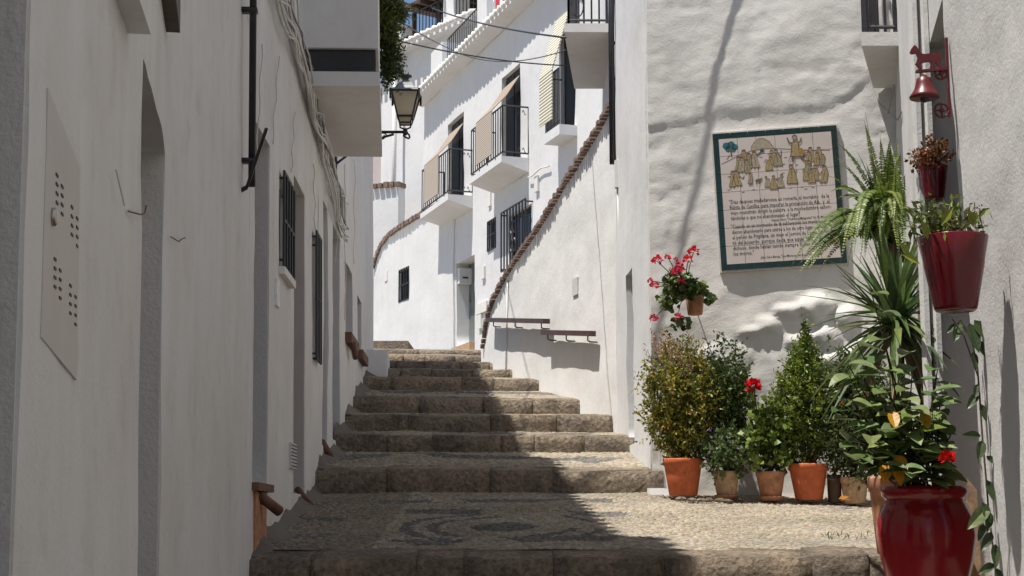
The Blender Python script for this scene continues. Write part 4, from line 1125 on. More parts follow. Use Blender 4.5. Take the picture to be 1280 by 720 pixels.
# writing
TXT = [
 (-.425, -0.030, .845, .054, '"Dias despues trasladaronse en romería, al morabito  de la'),
 (-.425, -0.079, .845, .054, 'Rábita de Canillas, para impetrar la protección de Alá,  y  el'),
 (-.420, -0.128, .850, .054, 'viejo musulmán dirigió la palabra  a la muchedumbre exhor-'),
 (-.420, -0.177, .585, .054, 'tándoles a que no abandonasen el lugar"'),
 (-.080, -0.210, .52, .032, 'Vazquez Otero "Tradiciones Malagueñas" Vol. III. Malaga, 1953'),
 (-.425, -0.254, .855, .054, '"Cuando en un momento de la sublevación los moriscos deci-'),
 (-.420, -0.303, .855, .054, 'dieron abandonarlo para unirse a los de otro lugar más seguro,'),
 (-.420, -0.352, .855, .054, 'el peñón de Frigiliana, un viejo el Jorrón de Leimón protes-'),
 (-.420, -0.401, .855, .054, 'tó del acuerdo, porque decía que aquel había sido lugar'),
 (-.420, -0.450, .855, .054, 'dichoso, donde habían tenido siempre felices dias los nues-'),
 (-.420, -0.499, .175, .054, 'los moros."'),
 (-.19, -0.540, .52, .032, 'Julio Caro Baroja, "Los Moriscos del Reino de Granada"')]
SCL = (2*SW2)/.96          # text laid out for an inner width of .96
mb = MB()
for x, z, wd, sz, s_ in TXT:
    cu = bpy.data.curves.new('writing', 'FONT'); cu.body = s_; cu.size = sz; cu.offset = .0004; cu.resolution_u = 1
    to = bpy.data.objects.new('writing', cu); COL.objects.link(to)
    dg = bpy.context.evaluated_depsgraph_get(); me = bpy.data.meshes.new_from_object(to.evaluated_get(dg))
    if len(me.vertices):
        w_ = max(v.co.x for v in me.vertices); k = wd/w_
        mb.add([sp((x+v.co.x*k)*SCL, (z+v.co.y)*SCL*.96, .0078) for v in me.vertices], [tuple(p.vertices) for p in me.polygons])
    bpy.data.objects.remove(to); bpy.data.curves.remove(cu); bpy.data.meshes.remove(me)
tag(mb.build('writing', 'ink', sign), kind='stuff')
# painted scene: small robed figures, rock, tree and ground line (coordinates in the inner panel, width .96)
paint = {}
def poly(mat, pts_, lay):
    m_ = paint.setdefault(mat, MB()); m_.add([sp(x*SCL, z*SCL*.96, .0075+lay*.0006) for x, z in pts_], [tuple(range(len(pts_)))])
def line(mat, pts_, wd, lay):
    for (a, b), (c, d) in zip(pts_, pts_[1:]):
        L = math.hypot(c-a, d-b) or 1; nx_, nz_ = -(d-b)/L*wd/2, (c-a)/L*wd/2
        poly(mat, [(a+nx_,b+nz_),(a-nx_,b-nz_),(c-nx_,d-nz_),(c+nx_,d+nz_)], lay)
def disc(mat, x, z, r_, lay, ry=None): poly(mat, [(x+r_*math.cos(t*.785), z+(ry or r_)*math.sin(t*.785)) for t in range(8)], lay)
LAY = [1.]
def figure(x, z, h, mat, sit=False, lean=0.):
    x += rnd(-.012,.012); z += rnd(-.014,.014); h *= rnd(.85,1.12); lean = rnd(-.14,.14)*h; mat = random.choice([mat, mat, 'paint_sand', 'paint_ochre', 'paint_olive'])
    LAY[0] += .12; l = LAY[0]; w_ = h*.165
    if sit: body = [(x-w_*1.5,z),(x+w_*1.5,z),(x+w_*1.2,z+h*.35),(x+w_*.6,z+h*.72),(x-w_*.6,z+h*.72),(x-w_*1.3,z+h*.3)]
    else: body = [(x-w_*1.0,z+h*.12),(x+w_*1.0,z+h*.12),(x+w_*.9+lean,z+h*.55),(x+w_*.7+lean,z+h*.78),(x-w_*.7+lean,z+h*.78),(x-w_*.9+lean,z+h*.5)]
    cx, cz = x, z+h*.4
    poly('ink_line', [(cx+(a-cx)*1.16, cz+(b-cz)*1.10) for a, b in body], l); poly(mat, body, l+.05)
    disc('ink_line', x+lean, z+h*.88, h*.125, l+.05); disc('paint_skin', x+lean, z+h*.87, h*.095, l+.1)
    poly('ink_line', [(x+lean-h*.11,z+h*.90),(x+lean+h*.11,z+h*.90),(x+lean+h*.08,z+h*1.01),(x+lean-h*.08,z+h*1.01)], l+.11)
    line('ink_line', [(x-w_*.1,z+h*.2),(x+w_*.1+lean,z+h*.7)], h*.03, l+.12)
    ar = random.choice([-1,1]); line('ink_line', [(x+ar*w_*.7+lean,z+h*.7),(x+ar*w_*rnd(1.1,1.7),z+h*rnd(.45,.8)),(x+ar*w_*rnd(.9,1.9),z+h*rnd(.5,.95))], h*.045, l+.12)
    if not sit:
        for sg in (-.5,.5): line('ink_line', [(x+sg*w_,z+h*.13),(x+sg*w_*1.1,z)], h*.05, l+.1)
line('ink_line', [(-.47,.34),(-.40,.37),(-.30,.42),(-.2,.445),(-.1,.455),(.0,.45),(.08,.44),(.2,.425),(.32,.41),(.46,.40)], .005, .4)
rock = [(-.21,.447),(-.20,.49),(-.17,.53),(-.13,.555),(-.09,.55),(-.05,.52),(-.025,.48),(-.01,.452)]
poly('paint_sand', rock, .3); line('ink_line', rock, .004, .5)
for x, z, r_ in ((-.415,.505,.035),(-.375,.515,.032),(-.345,.49,.03),(-.40,.475,.03),(-.36,.465,.025)): disc('paint_blue', x, z, r_, .5)
line('ink_line', [(-.375,.40),(-.38,.45),(-.385,.49)], .012, .55); line('ink_line', [(-.42,.38),(-.39,.42)], .006, .55)
for x, z, h, m_ in ((-.30,.27,.14,'paint_olive'),(-.26,.28,.15,'paint_ochre'),(-.35,.25,.15,'paint_olive'),(-.22,.27,.16,'paint_ochre'),(-.32,.24,.14,'paint_ochre'),(-.18,.26,.16,'paint_ochre'),(-.25,.24,.14,'paint_olive'),
     (-.38,.12,.17,'paint_ochre'),(-.33,.11,.17,'paint_ochre'),
     (.31,.28,.14,'paint_ochre'),(.36,.29,.13,'paint_ochre'),(.27,.27,.15,'paint_olive'),(.39,.27,.13,'paint_olive'),(.33,.25,.14,'paint_olive'),(.37,.10,.17,'paint_sand')): figure(x, z, h, m_)
for x, z, h, m_ in ((-.04,.30,.13,'paint_ochre'),(.0,.28,.14,'paint_olive'),(-.06,.25,.11,'paint_ochre'),(-.08,.10,.11,'paint_sand'),(-.03,.08,.13,'paint_olive'),(.02,.09,.11,'paint_sand'),
     (.13,.12,.16,'paint_orange'),(.25,.18,.15,'paint_olive'),(.31,.15,.15,'paint_olive'),(.28,.13,.12,'paint_ochre'),(.23,.15,.11,'paint_ochre')): figure(x, z, h, m_, True)
line('ink_line', [(-.16,.40),(-.11,.44)], .014, 3); disc('paint_blue', -.115, .44, .02, 3)
# the preacher standing on the rise
LAY[0] = 6
poly('ink_line', [(.12,.36),(.23,.36),(.255,.395),(.20,.43),(.20,.50),(.14,.50),(.13,.43)], 6); poly('paint_ochre', [(.128,.366),(.22,.366),(.24,.395),(.193,.428),(.193,.493),(.146,.493),(.138,.43)], 6.1)
poly('paint_orange', [(.19,.38),(.26,.39),(.22,.44),(.195,.43)], 6.2)
disc('ink_line', .168, .54, .024, 6.2); disc('paint_skin', .168, .535, .017, 6.3)
line('ink_line', [(.145,.48),(.115,.50),(.105,.54)], .012, 6.2); line('ink_line', [(.195,.48),(.215,.50),(.225,.53)], .012, 6.2)
line('ink_line', [(.145,.37),(.14,.33),(.13,.315)], .014, 6.2); line('ink_line', [(.20,.37),(.225,.33),(.25,.315)], .014, 6.2); line('ink_line', [(.14,.42),(.10,.32)], .005, 6.3)
# child and dog
figure(-.24, .14, .10, 'paint_skin'); poly('ink_line', [(-.19,.155),(-.14,.165),(-.125,.19),(-.15,.185),(-.185,.18)], 5)
for x in (-.18,-.15): line('ink_line', [(x,.165),(x-.005,.135)], .006, 5)
for x, z in ((-.42,.10),(-.30,.07),(-.21,.085),(.06,.30),(.05,.22),(.10,.08),(.20,.08),(.23,.06),(.29,.07),(.17,.285),(.13,.275),(.08,.36),(-.13,.38)): line('ink_line', [(x-.012,z),(x+.012,z+.003)], .006, .5)
PC = {'ink_line': (.20,.13,.085), 'paint_ochre': (.45,.36,.19), 'paint_olive': (.39,.35,.22), 'paint_skin': (.46,.36,.28), 'paint_blue': (.06,.19,.22), 'paint_orange': (.42,.26,.10), 'paint_sand': (.48,.41,.31)}
pr_ = MB()
for mt, m_ in paint.items():
    pr_.cur = PC[mt]; pr_.add(m_.v, m_.f)
tag(pr_.build('painted_scene', 'petal', sign), kind='stuff')

# ================================================================== STREET LAMP
LX = at(507,130,13.0); lz0 = zat(157,13.); lx = LX.x
wl_ = WL.pt(WL.sY(13.0), zat(168,13.))
lamp = thing('street_lamp', wl_, 'black iron wall lantern on a scrolled bracket past the balcony', 'lamp')
mb = MB(); zb = zat(165,13.)
mb.tube([Vector((wl_.x-.03,13,zb)), Vector((lx,13,zb))], .013, 6); mb.tube([Vector((wl_.x,13,zb-.30)), Vector((wl_.x+.25,13,zb-.10)), Vector((lx-.10,13,zb-.02))], .011, 6)
mb.tube([Vector((wl_.x+.012,13,zb-.36)), Vector((wl_.x+.012,13,zb+.06))], .014, 6)
for k, c in enumerate((.12,.28,.42)):
    rr = .065-.014*k; mb.tube([Vector((wl_.x+c+rr*math.cos(t*.6)*(1-t*.05), 13, zb-.08+.02*k+rr*math.sin(t*.6)*(1-t*.05))) for t in range(13)], .007, 5)
mb.tube([Vector((lx-.02+.06*math.sin(t*.5), 13, zb-.03-.03*math.sin(t*.8))) for t in range(7)], .009, 5)
mb.lathe([(.012,-.03),(.026,-.01),(.018,.02),(.008,.035)], (lx,13,zb), 10); mb.build('bracket', 'iron', lamp)
hb_, ht_ = zat(147,13.), zat(117,13.); wb, wt = .065, .118
def ring4(z, h): return [Vector((lx+a*h, 13+b*h, z)) for a, b in ((-1,-1),(1,-1),(1,1),(-1,1))]
mb = MB(); mb.hexa(ring4(hb_+.005, wb*.93)+ring4(ht_-.004, wt*.94)); mb.build('glass', 'lamp_glass', lamp)
mb = MB()
for a, b in zip(ring4(hb_, wb), ring4(ht_, wt)): mb.tube([a, b], .0085, 5)
for z, h in ((hb_, wb), (ht_, wt)):
    r4 = ring4(z, h)
    for i in range(4): mb.tube([r4[i], r4[(i+1)%4]], .010, 5)
for p in ring4(ht_, wt*1.06): mb.box(p+Vector((0,0,-.03)), .018, .018, .09)
r4 = ring4(hb_-.055, wb*.75)
for i in range(4): mb.tube([r4[i], r4[(i+1)%4]], .007, 5); mb.tube([r4[i], ring4(hb_,wb)[i]], .007, 5)
for sg in (-1,1): mb.tube([Vector((lx+sg*.05,13,hb_-.05)), Vector((lx+sg*.045,13,hb_-.09)), Vector((lx,13,zb+.02))], .008, 5)
mb.build('frame', 'iron', lamp)
mb = MB(); mb.hexa(ring4(hb_-.052, wb*.68)+ring4(hb_-.004, wb*.85)); mb.build('lower_glass', 'lamp_glass', lamp)
mb = MB(); M45 = Matrix.Rotation(R(45),3,'Z')
mb.lathe([(wt*1.55,0),(wt*1.5,.012),(wt*1.1,.03),(wt*.85,.05),(wt*.75,.075),(wt*.38,.10),(wt*.30,.115)], (lx,13,ht_+.004), 4, M45); cp_ = mb.build('cap', 'lamp_zinc', lamp)
mb = MB(); mb.lathe([(.028,.10),(.022,.125),(.03,.14),(.052,.15),(.054,.162),(.04,.17),(.015,.172)], (lx,13,ht_), 12); mb.build('finial', 'iron', cp_, True)

# ---- overhead wires
def wire(a, b, sag, r_, lab, n=18):
    a, b = Vector(a), Vector(b); mb = MB()
    mb.tube([a+(b-a)*i/n-Vector((0,0,sag*4*(i/n)*(1-i/n))) for i in range(n+1)], r_, 5)
    return tag(mb.build('overhead_wire', 'cable_black', None, True), lab, 'wire', 'wires across the street')
wire(at(470,44,12.2), at(707,82,14.8), .05, .007, 'lowest black wire crossing from left greenery to the right balcony')
wire(at(540,10,24.), at(707,47,14.8), .06, .011, 'thick black wire crossing in front of the terrace rails')
wire(at(487,18,13.), at(560,60,22.), .02, .007, 'thin black wire running back to the terrace pillar')
wire(at(560,60,22.), at(707,63,14.8), .16, .006, 'thin sagging wire between terrace pillar and right balcony')
wire((1.80,11.48,5.05), (-1.40,10.7,4.35), .0, .013, 'cable above the lane between left house and story panel house')

# ================================================================== BELL
by = 6.02; bw_ = C0.x
bell = thing('door_bell', at(1186,150,6.05), 'dark red iron bell with horse figure and small wheels on wall bracket', 'bell')
def bp(x, y, o=0): p = at(x, y, by); return Vector((p.x, by+o, p.z))
mb = MB()
mb.hexa([bp(1181.5,47,-.003), bp(1184.5,47,-.003), bp(1184.5,47,.012), bp(1181.5,47,.012)][::-1]+[bp(1185.5,146,-.003), bp(1189,146,-.003), bp(1189,146,.012), bp(1185.5,146,.012)][::-1])
mb.hexa([bp(1145,91,-.01), bp(1184,88,-.01), bp(1184,88,.01), bp(1145,91,.01), bp(1145,88,-.01), bp(1184,85,-.01), bp(1184,85,.01), bp(1145,88,.01)]); mb.build('bracket', 'red_iron', bell)
hp = [(1137,66),(1139,61),(1142,57),(1145,58),(1148,62),(1151,67),(1156,68),(1163,67),(1168,66),(1173,66),(1176.5,69),(1176.5,75),(1174,76),(1176,82),(1178,87),(1175,87),(1172,81),(1169,78),(1167,82),(1165,87),(1162,87),(1164,79),(1162,77),(1156,78),(1153,79),(1150,82),(1152,84),(1150,88),(1147,88),(1148,85),(1144,80),(1146,77),(1147,72),(1145,67),(1140,68)]
mb = MB(); n_ = len(hp); fr = [bp(x,y,-.006) for x, y in hp]; bk = [bp(x,y,.006) for x, y in hp]
mb.add(fr+bk, [tuple(range(n_-1,-1,-1)), tuple(range(n_,2*n_))]+[(i,(i+1)%n_,n_+(i+1)%n_,n_+i) for i in range(n_)]); mb.build('horse', 'red_iron', bell)
for cx, cy, r_, sp4 in ((1176,92,7.5,.4),(1177,138,9.0,0.)):
    mb = MB(); c = bp(cx,cy); rm = r_/F*by
    mb.tube([c+Vector((rm*math.cos(t*math.pi/10),0,rm*math.sin(t*math.pi/10))) for t in range(21)], .0048, 6)
    for k in range(4): a = sp4+k*math.pi/2; mb.tube([c, c+Vector((rm*math.cos(a),0,rm*math.sin(a)))], .0042, 5)
    mb.lathe([(.010,-.006),(.010,.006)], c, 10, Matrix.Rotation(R(90),3,'X')); mb.build('wheel', 'red_iron', bell, True)
c = bp(1155.5,120); k = by/F
mb = MB(); mb.lathe([(18.6*k,0),(19.3*k,2*k),(16.5*k,6*k),(12.5*k,12*k),(10.5*k,20*k),(9*k,26*k),(5*k,29*k),(2*k,31.5*k)], c-Vector((0,0,3*k)), 28); mb.build('bell_cup', 'red_iron', bell, True)
mb = MB(); mb.lathe([(2*k,-8*k),(5*k,-6*k),(6*k,-2*k),(5*k,0),(2*k,2*k)], c-Vector((0,0,.5*k)), 10); mb.build('clapper', 'iron', bell, True)

# ================================================================== PLANTS
def jit(c, v=.25):
    k = rnd(1-v, 1+v); return (c[0]*k*rnd(.9,1.1), c[1]*k, c[2]*k*rnd(.85,1.15))
def rdir():
    while True:
        v = Vector((rnd(-1,1), rnd(-1,1), rnd(-1,1)))
        if .05 < v.length < 1: return v.normalized()
def pot(parent, c, r_top, r_bot, h, mat, rim=True, n=28, tilt=None, saucer=None, soil=True):
    rt = r_top
    prof = [(r_bot*.9,0),(r_bot,.006),(r_bot+(rt-r_bot)*.5,h*.5),(rt*.94,h*.80)]
    prof += [(rt*1.0,h*.815),(rt*1.02,h*.97),(rt,h)] if rim else [(rt,h)]
    prof += [(rt*.90,h*.995),(rt*.86,h*.88)]
    mb = MB(); mb.lathe(prof, c, n); p = mb.build('pot', mat, parent, True)
    if soil: mb = MB(); mb.lathe([(rt*.84,h*.86),(rt*.6,h*.9),(rt*.2,h*.91)], c, 14); mb.build('soil', 'soil', parent, True)
    if saucer: mb = MB(); mb.lathe([(r_bot*.95,-.028),(r_bot*1.25,-.004),(r_bot*1.27,.006),(r_bot*1.15,.006),(r_bot*1.1,-.004)], c, n); mb.build('saucer', saucer, parent, True)
    return p
def shrub(parent, base, ctr, rad, n, L, W_, pal, stems=14, power=.45, shape=None, up=.35, clump=.5, nm='foliage'):
    """leaves on twigs through an uneven volume"""
    ctr = Vector(ctr); base = Vector(base); mb = MB(); st = MB(); twigs = []
    seed = rnd(0,50)
    for i in range(stems):
        d = rdir(); e = ctr + Vector((d.x*rad[0]*.7, d.y*rad[1]*.7, d.z*rad[2]*.75)); m_ = base.lerp(e,.5)+Vector((rnd(-1,1)*rad[0]*.15, rnd(-1,1)*rad[1]*.15, 0))
        st.tube([base+Vector((rnd(-.02,.02),rnd(-.02,.02),0)), m_, e], [.006,.004,.002], 4)
    k = 0; tries = 0
    while k < n and tries < n*12:
        tries += 1; d = rdir(); r_ = random.random()**power
        r_ *= 1+.42*nz(d, 2.1, seed)+(.22 if random.random() < .06 else 0); q = Vector((d.x*rad[0]*r_, d.y*rad[1]*r_, d.z*rad[2]*r_))
        f = (q.z/rad[2]+1)/2
        if shape:
            s_ = shape(f); q.x *= s_; q.y *= s_
        p = ctr+q
        dens = nz(p, 9, seed)*.9+nz(p, 22, seed)*.5
        if dens < -clump*.45 and random.random() < .8: continue
        tw = rdir()*.7 + q.normalized()*.6 + Vector((0,0,up)); tw.normalize()
        # a short twig with a few leaves
        L2 = L*rnd(2.,3.6); c = pal[min(len(pal)-1, int(random.random()**1.2*len(pal)))]
        if dens > .25: c = pal[0]
        nn = random.randint(5,8)
        for t in range(nn):
            pp = p+tw*L2*(t/nn-.3); ld = (tw*.5+rdir()).normalized()
            mb.small(pp, ld, rdir(), L*rnd(.7,1.25), W_*rnd(.7,1.2), jit(c,.2)); k += 1
    st.build('stems', 'stem', parent); return mb.build(nm, 'leaf', parent)
def blossom(parent, c, r_, col, n=40, nm='flower', pl=.5):
    mb = MB()
    for i in range(n):
        d = rdir(); 
        if d.z < -.4: d.z *= -1
        p = Vector(c)+d*r_*rnd(.55,1.)*Vector((1,1,.8)).length/1.62
        mb.small(p-d*r_*.3, (d+rdir()*.6), rdir(), r_*pl*1.5, r_*pl*1.2, jit(col,.22))
    return mb.build(nm, 'petal', parent)
# ---- row of pots before the sign wall
def wy(x): return SC0[1]+(SC1[1]-SC0[1])*(x-SC0[0])/(SC1[0]-SC0[0])
def ground_pt(px_, Y):
    X = (px_-640)/F*Y*1.0; p = at(px_, 610, Y); return Vector((p.x, Y, gz(min(11.49, Y-SK*p.x))+.012))
GRP = 'potted plants along the story wall'
GZ = (.12,.14,.035); 
# 1 golden shrub
g = ground_pt(854, 11.12); t1 = thing('potted_shrub', g, 'golden olive shrub with pinkish tips in terracotta pot at the house corner', 'potted plant', GRP)
k = 11.1/F
pot(t1, g+Vector((0,0,.02)), 24.5*k, 17.5*k, 46*k, 'terracotta', saucer=None)
top = g+Vector((0,0,46*k)); random.seed(3)
shrub(t1, top, top+Vector((.0,.02,.40)), (.29,.21,.46), 12500, .033, .017, [(.25,.25,.035),(.34,.30,.05),(.16,.19,.03),(.40,.28,.06),(.10,.135,.025)], 18, .5, lambda f: .75+.45*f if f < .75 else 1.1-.9*(f-.75), .5)
mb = MB()
for i in range(90):
    a = rnd(0,6.28); b = top+Vector((.20*math.cos(a)*rnd(.3,1)-.03, .14*math.sin(a), rnd(.55,.84))); d = Vector((rnd(-.5,.2),rnd(-.2,.2),1)).normalized()
    for t in range(8): mb.small(b+d*.018*t, (d+rdir()*.9), rdir(), .024, .011, jit((.42,.22,.13),.3))
tag(mb.build('pink_shoots', 'leaf', t1), kind='stuff')
# 2 pale pot with scented geranium and tall dark shrub
g = ground_pt(908, 11.08); t2 = thing('potted_pelargonium', g, 'pale weathered pot with lilac flowers and tall dark bush behind', 'potted plant', GRP)
pot(t2, g+Vector((0,0,.03)), 17*k, 12*k, 30*k, 'terracotta_pale', saucer='terracotta_old')
top = g+Vector((0,0,30*k))
shrub(t2, top, top+Vector((.0,-.05,.16)), (.19,.14,.17), 2600, .036, .026, [(.14,.20,.075),(.10,.15,.055),(.18,.24,.09)], 10, .5)
shrub(t2, top, top+Vector((.03,.10,.52)), (.21,.15,.42), 8000, .034, .017, [(.055,.09,.022),(.075,.12,.028),(.13,.17,.04)], 12, .5, nm='dark_foliage')
for i in range(9): blossom(t2, top+Vector((rnd(-.17,.17), -.16, rnd(.10,.42))), .016, (.42,.30,.46), 9)
# 3 red geranium
g = ground_pt(963.5, 11.02); t3 = thing('potted_geranium', g, 'small terracotta pot with single round red geranium flower', 'potted plant', GRP)
pot(t3, g+Vector((0,0,.03)), 18*k, 13*k, 31*k, 'terracotta_old', saucer='terracotta_old')
top = g+Vector((0,0,31*k))
shrub(t3, top, top+Vector((-.01,-.02,.27)), (.19,.15,.24), 1500, .052, .047, [(.15,.22,.04),(.10,.16,.03),(.21,.27,.05)], 8, .6)
fc = at(942,483,10.9); mb = MB(); mb.tube([top, top.lerp(fc,.5)+Vector((-.02,0,.03)), fc], .005, 5); mb.build('flower_stalk', 'stem', t3)
blossom(t3, fc, .055, (.56,.010,.022), 90)
# 4 conical bright shrub
g = ground_pt(1011, 10.98); t4 = thing('potted_shrub', g, 'bright green cone shaped shrub in orange terracotta pot', 'potted plant', GRP)
pot(t4, g+Vector((0,0,.015)), 24*k, 16.5*k, 44*k, 'terracotta'); top = g+Vector((0,0,44*k))
shrub(t4, top, top+Vector((.0,.0,.47)), (.31,.22,.50), 13500, .032, .015, [(.19,.25,.03),(.13,.19,.025),(.08,.13,.02),(.26,.30,.045),(.06,.10,.02)], 18, .5, lambda f: (.55+.9*f if f < .45 else 1.0-.85*(f-.45)/.55), .7)
# 5 slim dark pot
g = ground_pt(1043, 10.95); t5 = thing('slim_pot', g, 'slim dark brown pot with small succulent beside orange pot', 'potted plant', GRP)
pot(t5, g, 9*k, 8*k, 34*k, 'wood_dark', rim=False); top = g+Vector((0,0,34*k))
shrub(t5, top, top+Vector((0,0,.05)), (.07,.07,.06), 220, .028, .012, [(.16,.17,.07),(.30,.16,.12)], 4, .5)
# 6 pale pot, dark bush
g = ground_pt(1068, 10.9); t6 = thing('potted_bush', g, 'pale round pot with dark leafy bush left of the yucca', 'potted plant', GRP)
pot(t6, g, 17*k, 13*k, 32*k, 'terracotta_pale'); top = g+Vector((0,0,32*k))
shrub(t6, top, top+Vector((.05,.0,.42)), (.28,.20,.45), 8500, .045, .02, [(.06,.09,.03),(.08,.12,.035),(.13,.16,.06)], 14, .5)
for x, y in ((1052,505),(1051,482)): blossom(t6, at(x,y,10.75), .018, (.45,.14,.03), 10)
# small stones and fallen leaves by the pots
random.seed(5)
for i in range(7):
    p = ground_pt(850+i*12+rnd(-3,3), 10.95+rnd(-.05,.05)); mb = MB(); mb.lathe([(.018,0),(.034,.012),(.024,.026),(.01,.03)], p, 7, Matrix.Diagonal((rnd(.8,1.5),rnd(.7,1.1),rnd(.7,1.1)))); 
    tag(mb.build('loose_stone', 'stone'), ['small stone under the left edge of the golden shrub pot', 'small stone under the right edge of the golden shrub pot', 'small stone in the gap right of the golden shrub pot', 'small stone left of the pale weathered pot', 'small stone before the pale weathered pot', 'small stone in the gap right of the pale weathered pot', 'small stone left of the red geranium pot'][i], 'stone', 'loose stones by the pots')
o = ground_pt(1057, 10.72); mb = MB(); mb.leaf(o+Vector((-.05,0,.04)), (1,0,.1), (0,0,1), .10, .05, .2, .1, (.55,.20,.04)); mb.leaf(o+Vector((-.05,.01,.05)), (1,.3,.3), (0,-1,1), .09, .04, .2, .1, (.55,.24,.05))
tag(mb.build('fallen_leaf', 'leaf'), 'curled orange leaf lying before the pale round pot', 'leaf')
mb = MB()
for i in range(40): p = Vector((rnd(2.05,2.35), 0, 0)); Y = 8.9+rnd(-.1,.1); p = at(1030+rnd(0,60), 690, Y); p.z = gz(Y-SK*p.x)+.01; mb.small(p, (rnd(-.6,.6),rnd(-.6,.6),rnd(.4,1.2)), rdir(), rnd(.02,.05), .006, jit((.08,.11,.03)))
o = mb.build('weeds', 'leaf'); tag(o, 'small weeds sprouting between the pebbles near the step edge', kind='stuff')

# ---- geranium on the sign wall
c = WS.pt(*WS.px(868, 398), .20); t7 = thing('wall_geranium', c, 'terracotta wall pot of pink red geraniums beside the story panel', 'potted plant')
k2 = 11.3/F
mb = MB(); pot(t7, c+Vector((.005,0,.0)), 13*k2, 9.5*k2, 33*k2, 'terracotta_old'); top = c+Vector((0,0,33*k2))
mb = MB(); mb.tube([top+Vector((.08*math.cos(t*.52),.08*math.sin(t*.52),-.02)) for t in range(13)], .004, 5); mb.tube([top+Vector((0,.08,-.02)), top+Vector((0,.22,-.02))], .005, 5); mb.build('hanger_ring', 'iron', t7)
random.seed(11)
def gera(ctr, rad, n):
    mb = MB()
    for i in range(n):
        d = rdir(); r_ = random.random()**.5; p = Vector(ctr)+Vector((d.x*rad[0]*r_,d.y*rad[1]*r_,d.z*rad[2]*r_))
        nn_ = (rdir()+Vector((-.3,-.5,.6))).normalized(); u_ = nn_.cross(rdir()).normalized(); v_ = nn_.cross(u_); R_ = rnd(.016,.034)
        mb.cur = jit(random.choice([(.07,.12,.03),(.10,.155,.04),(.05,.09,.025),(.14,.18,.05)]))
        vs = [p]+[p+(u_*math.cos(t*.785)+v_*math.sin(t*.785))*R_*(1 if t%2 else .82)+nn_*.006 for t in range(8)]
        mb.add(vs, [(0,1+t,1+(t+1)%8) for t in range(8)])
    return mb
for cx, cy, rx, rz, n_ in ((850,352,.13,.11,140),(866,362,.13,.08,90),(838,375,.10,.10,80),(888,372,.05,.04,18),(848,405,.09,.05,34)):
    gera(at(cx,cy,11.22), (rx,.12,rz), n_).build('foliage', 'leaf', t7)
mb = MB()
fl = [(835,322,.02),(867,315,.034),(860,326,.032),(821,326,.036),(849,332,.025),(848,340,.038),(852,353,.024),(818,358,.030),(813,351,.018),(817,399,.028),(847,397,.028),(845,325,.016)]
for x, y, r_ in fl:
    p = at(x,y,11.12+rnd(-.05,.08)); r_ *= 1.2; mb.tube([at(855,370,11.22), p.lerp(at(855,370,11.22),.4)+Vector((0,0,.03)), p], .0035, 4)
    blossom(t7, p, r_, (.68,.07,.13) if y > 330 else (.70,.04,.07), 34)
tag(mb.build('flower_stalks', 'stem', t7), kind='stuff')

# ---- yucca with trunk, in pot behind the urn
yb = Vector((at(1117,640,8.0).x, 8.0, gz(8.0)+.25)); yb.z = gz(8.05)+.01
t8 = thing('yucca', yb, 'spiky yucca on a bare trunk below the fern in a terracotta pot', 'potted plant')
pot(t8, yb, .125, .09, .40, 'terracotta_old'); yc = at(1120,402,7.7)
mb = MB(); mb.tube([yb+Vector((0,0,.35)), yb.lerp(yc,.6)+Vector((.02,0,0)), yc], [.035,.032,.04], 8); mb.build('trunk', 'trunk', t8, True)
random.seed(31)
def strap(p, d, L, W_, droop, col):
    """one long blade with a keel, curving down"""
    mb = MB(); n_ = 7; d = Vector(d).normalized(); side = d.cross(Vector((0,0,1)))
    if side.length < .05: side = Vector((1,0,0))
    side.normalize(); vs = []; mb.cur = col
    for i in range(n_+1):
        f = i/n_; c_ = Vector(p)+d*L*f-Vector((0,0,droop*L*f*f)); w_ = W_*(.55+.9*f if f < .35 else .865*(1-(f-.35)/.65)**.8)/2
        up_ = side.cross(d); vs += [c_-side*w_+up_*w_*.35, c_, c_+side*w_+up_*w_*.35]
    fs = []
    for i in range(n_):
        a = i*3; fs += [(a,a+1,a+4,a+3),(a+1,a+2,a+5,a+4)]
    mb.add(vs, fs); return mb
for i in range(130):
    el = rnd(-.75,1.45); az = rnd(0,6.28); d = Vector((math.cos(az)*math.cos(el), math.sin(az)*math.cos(el), math.sin(el)))
    L = rnd(.34,.56); dr = rnd(.05,.25) if el > 0 else rnd(.2,.5)
    tip = yc+d*L
    lim = 2.05+(tip.y-7.4)*.23-.03
    if tip.x > lim and tip.y > 7.4: d.x -= (tip.x-lim)/L; d.y -= .1; d.normalize()
    st_ = yc+Vector((0,0,rnd(-.08,.05)))+d*.02
    c = jit(random.choice([(.08,.13,.035),(.11,.17,.045),(.15,.21,.065),(.06,.10,.035)]), .15)
    if el < -.4 and random.random() < .3: c = jit((.22,.17,.08))
    strap(st_, d, L, rnd(.038,.056), dr, c).build('leaf', 'leaf', t8)
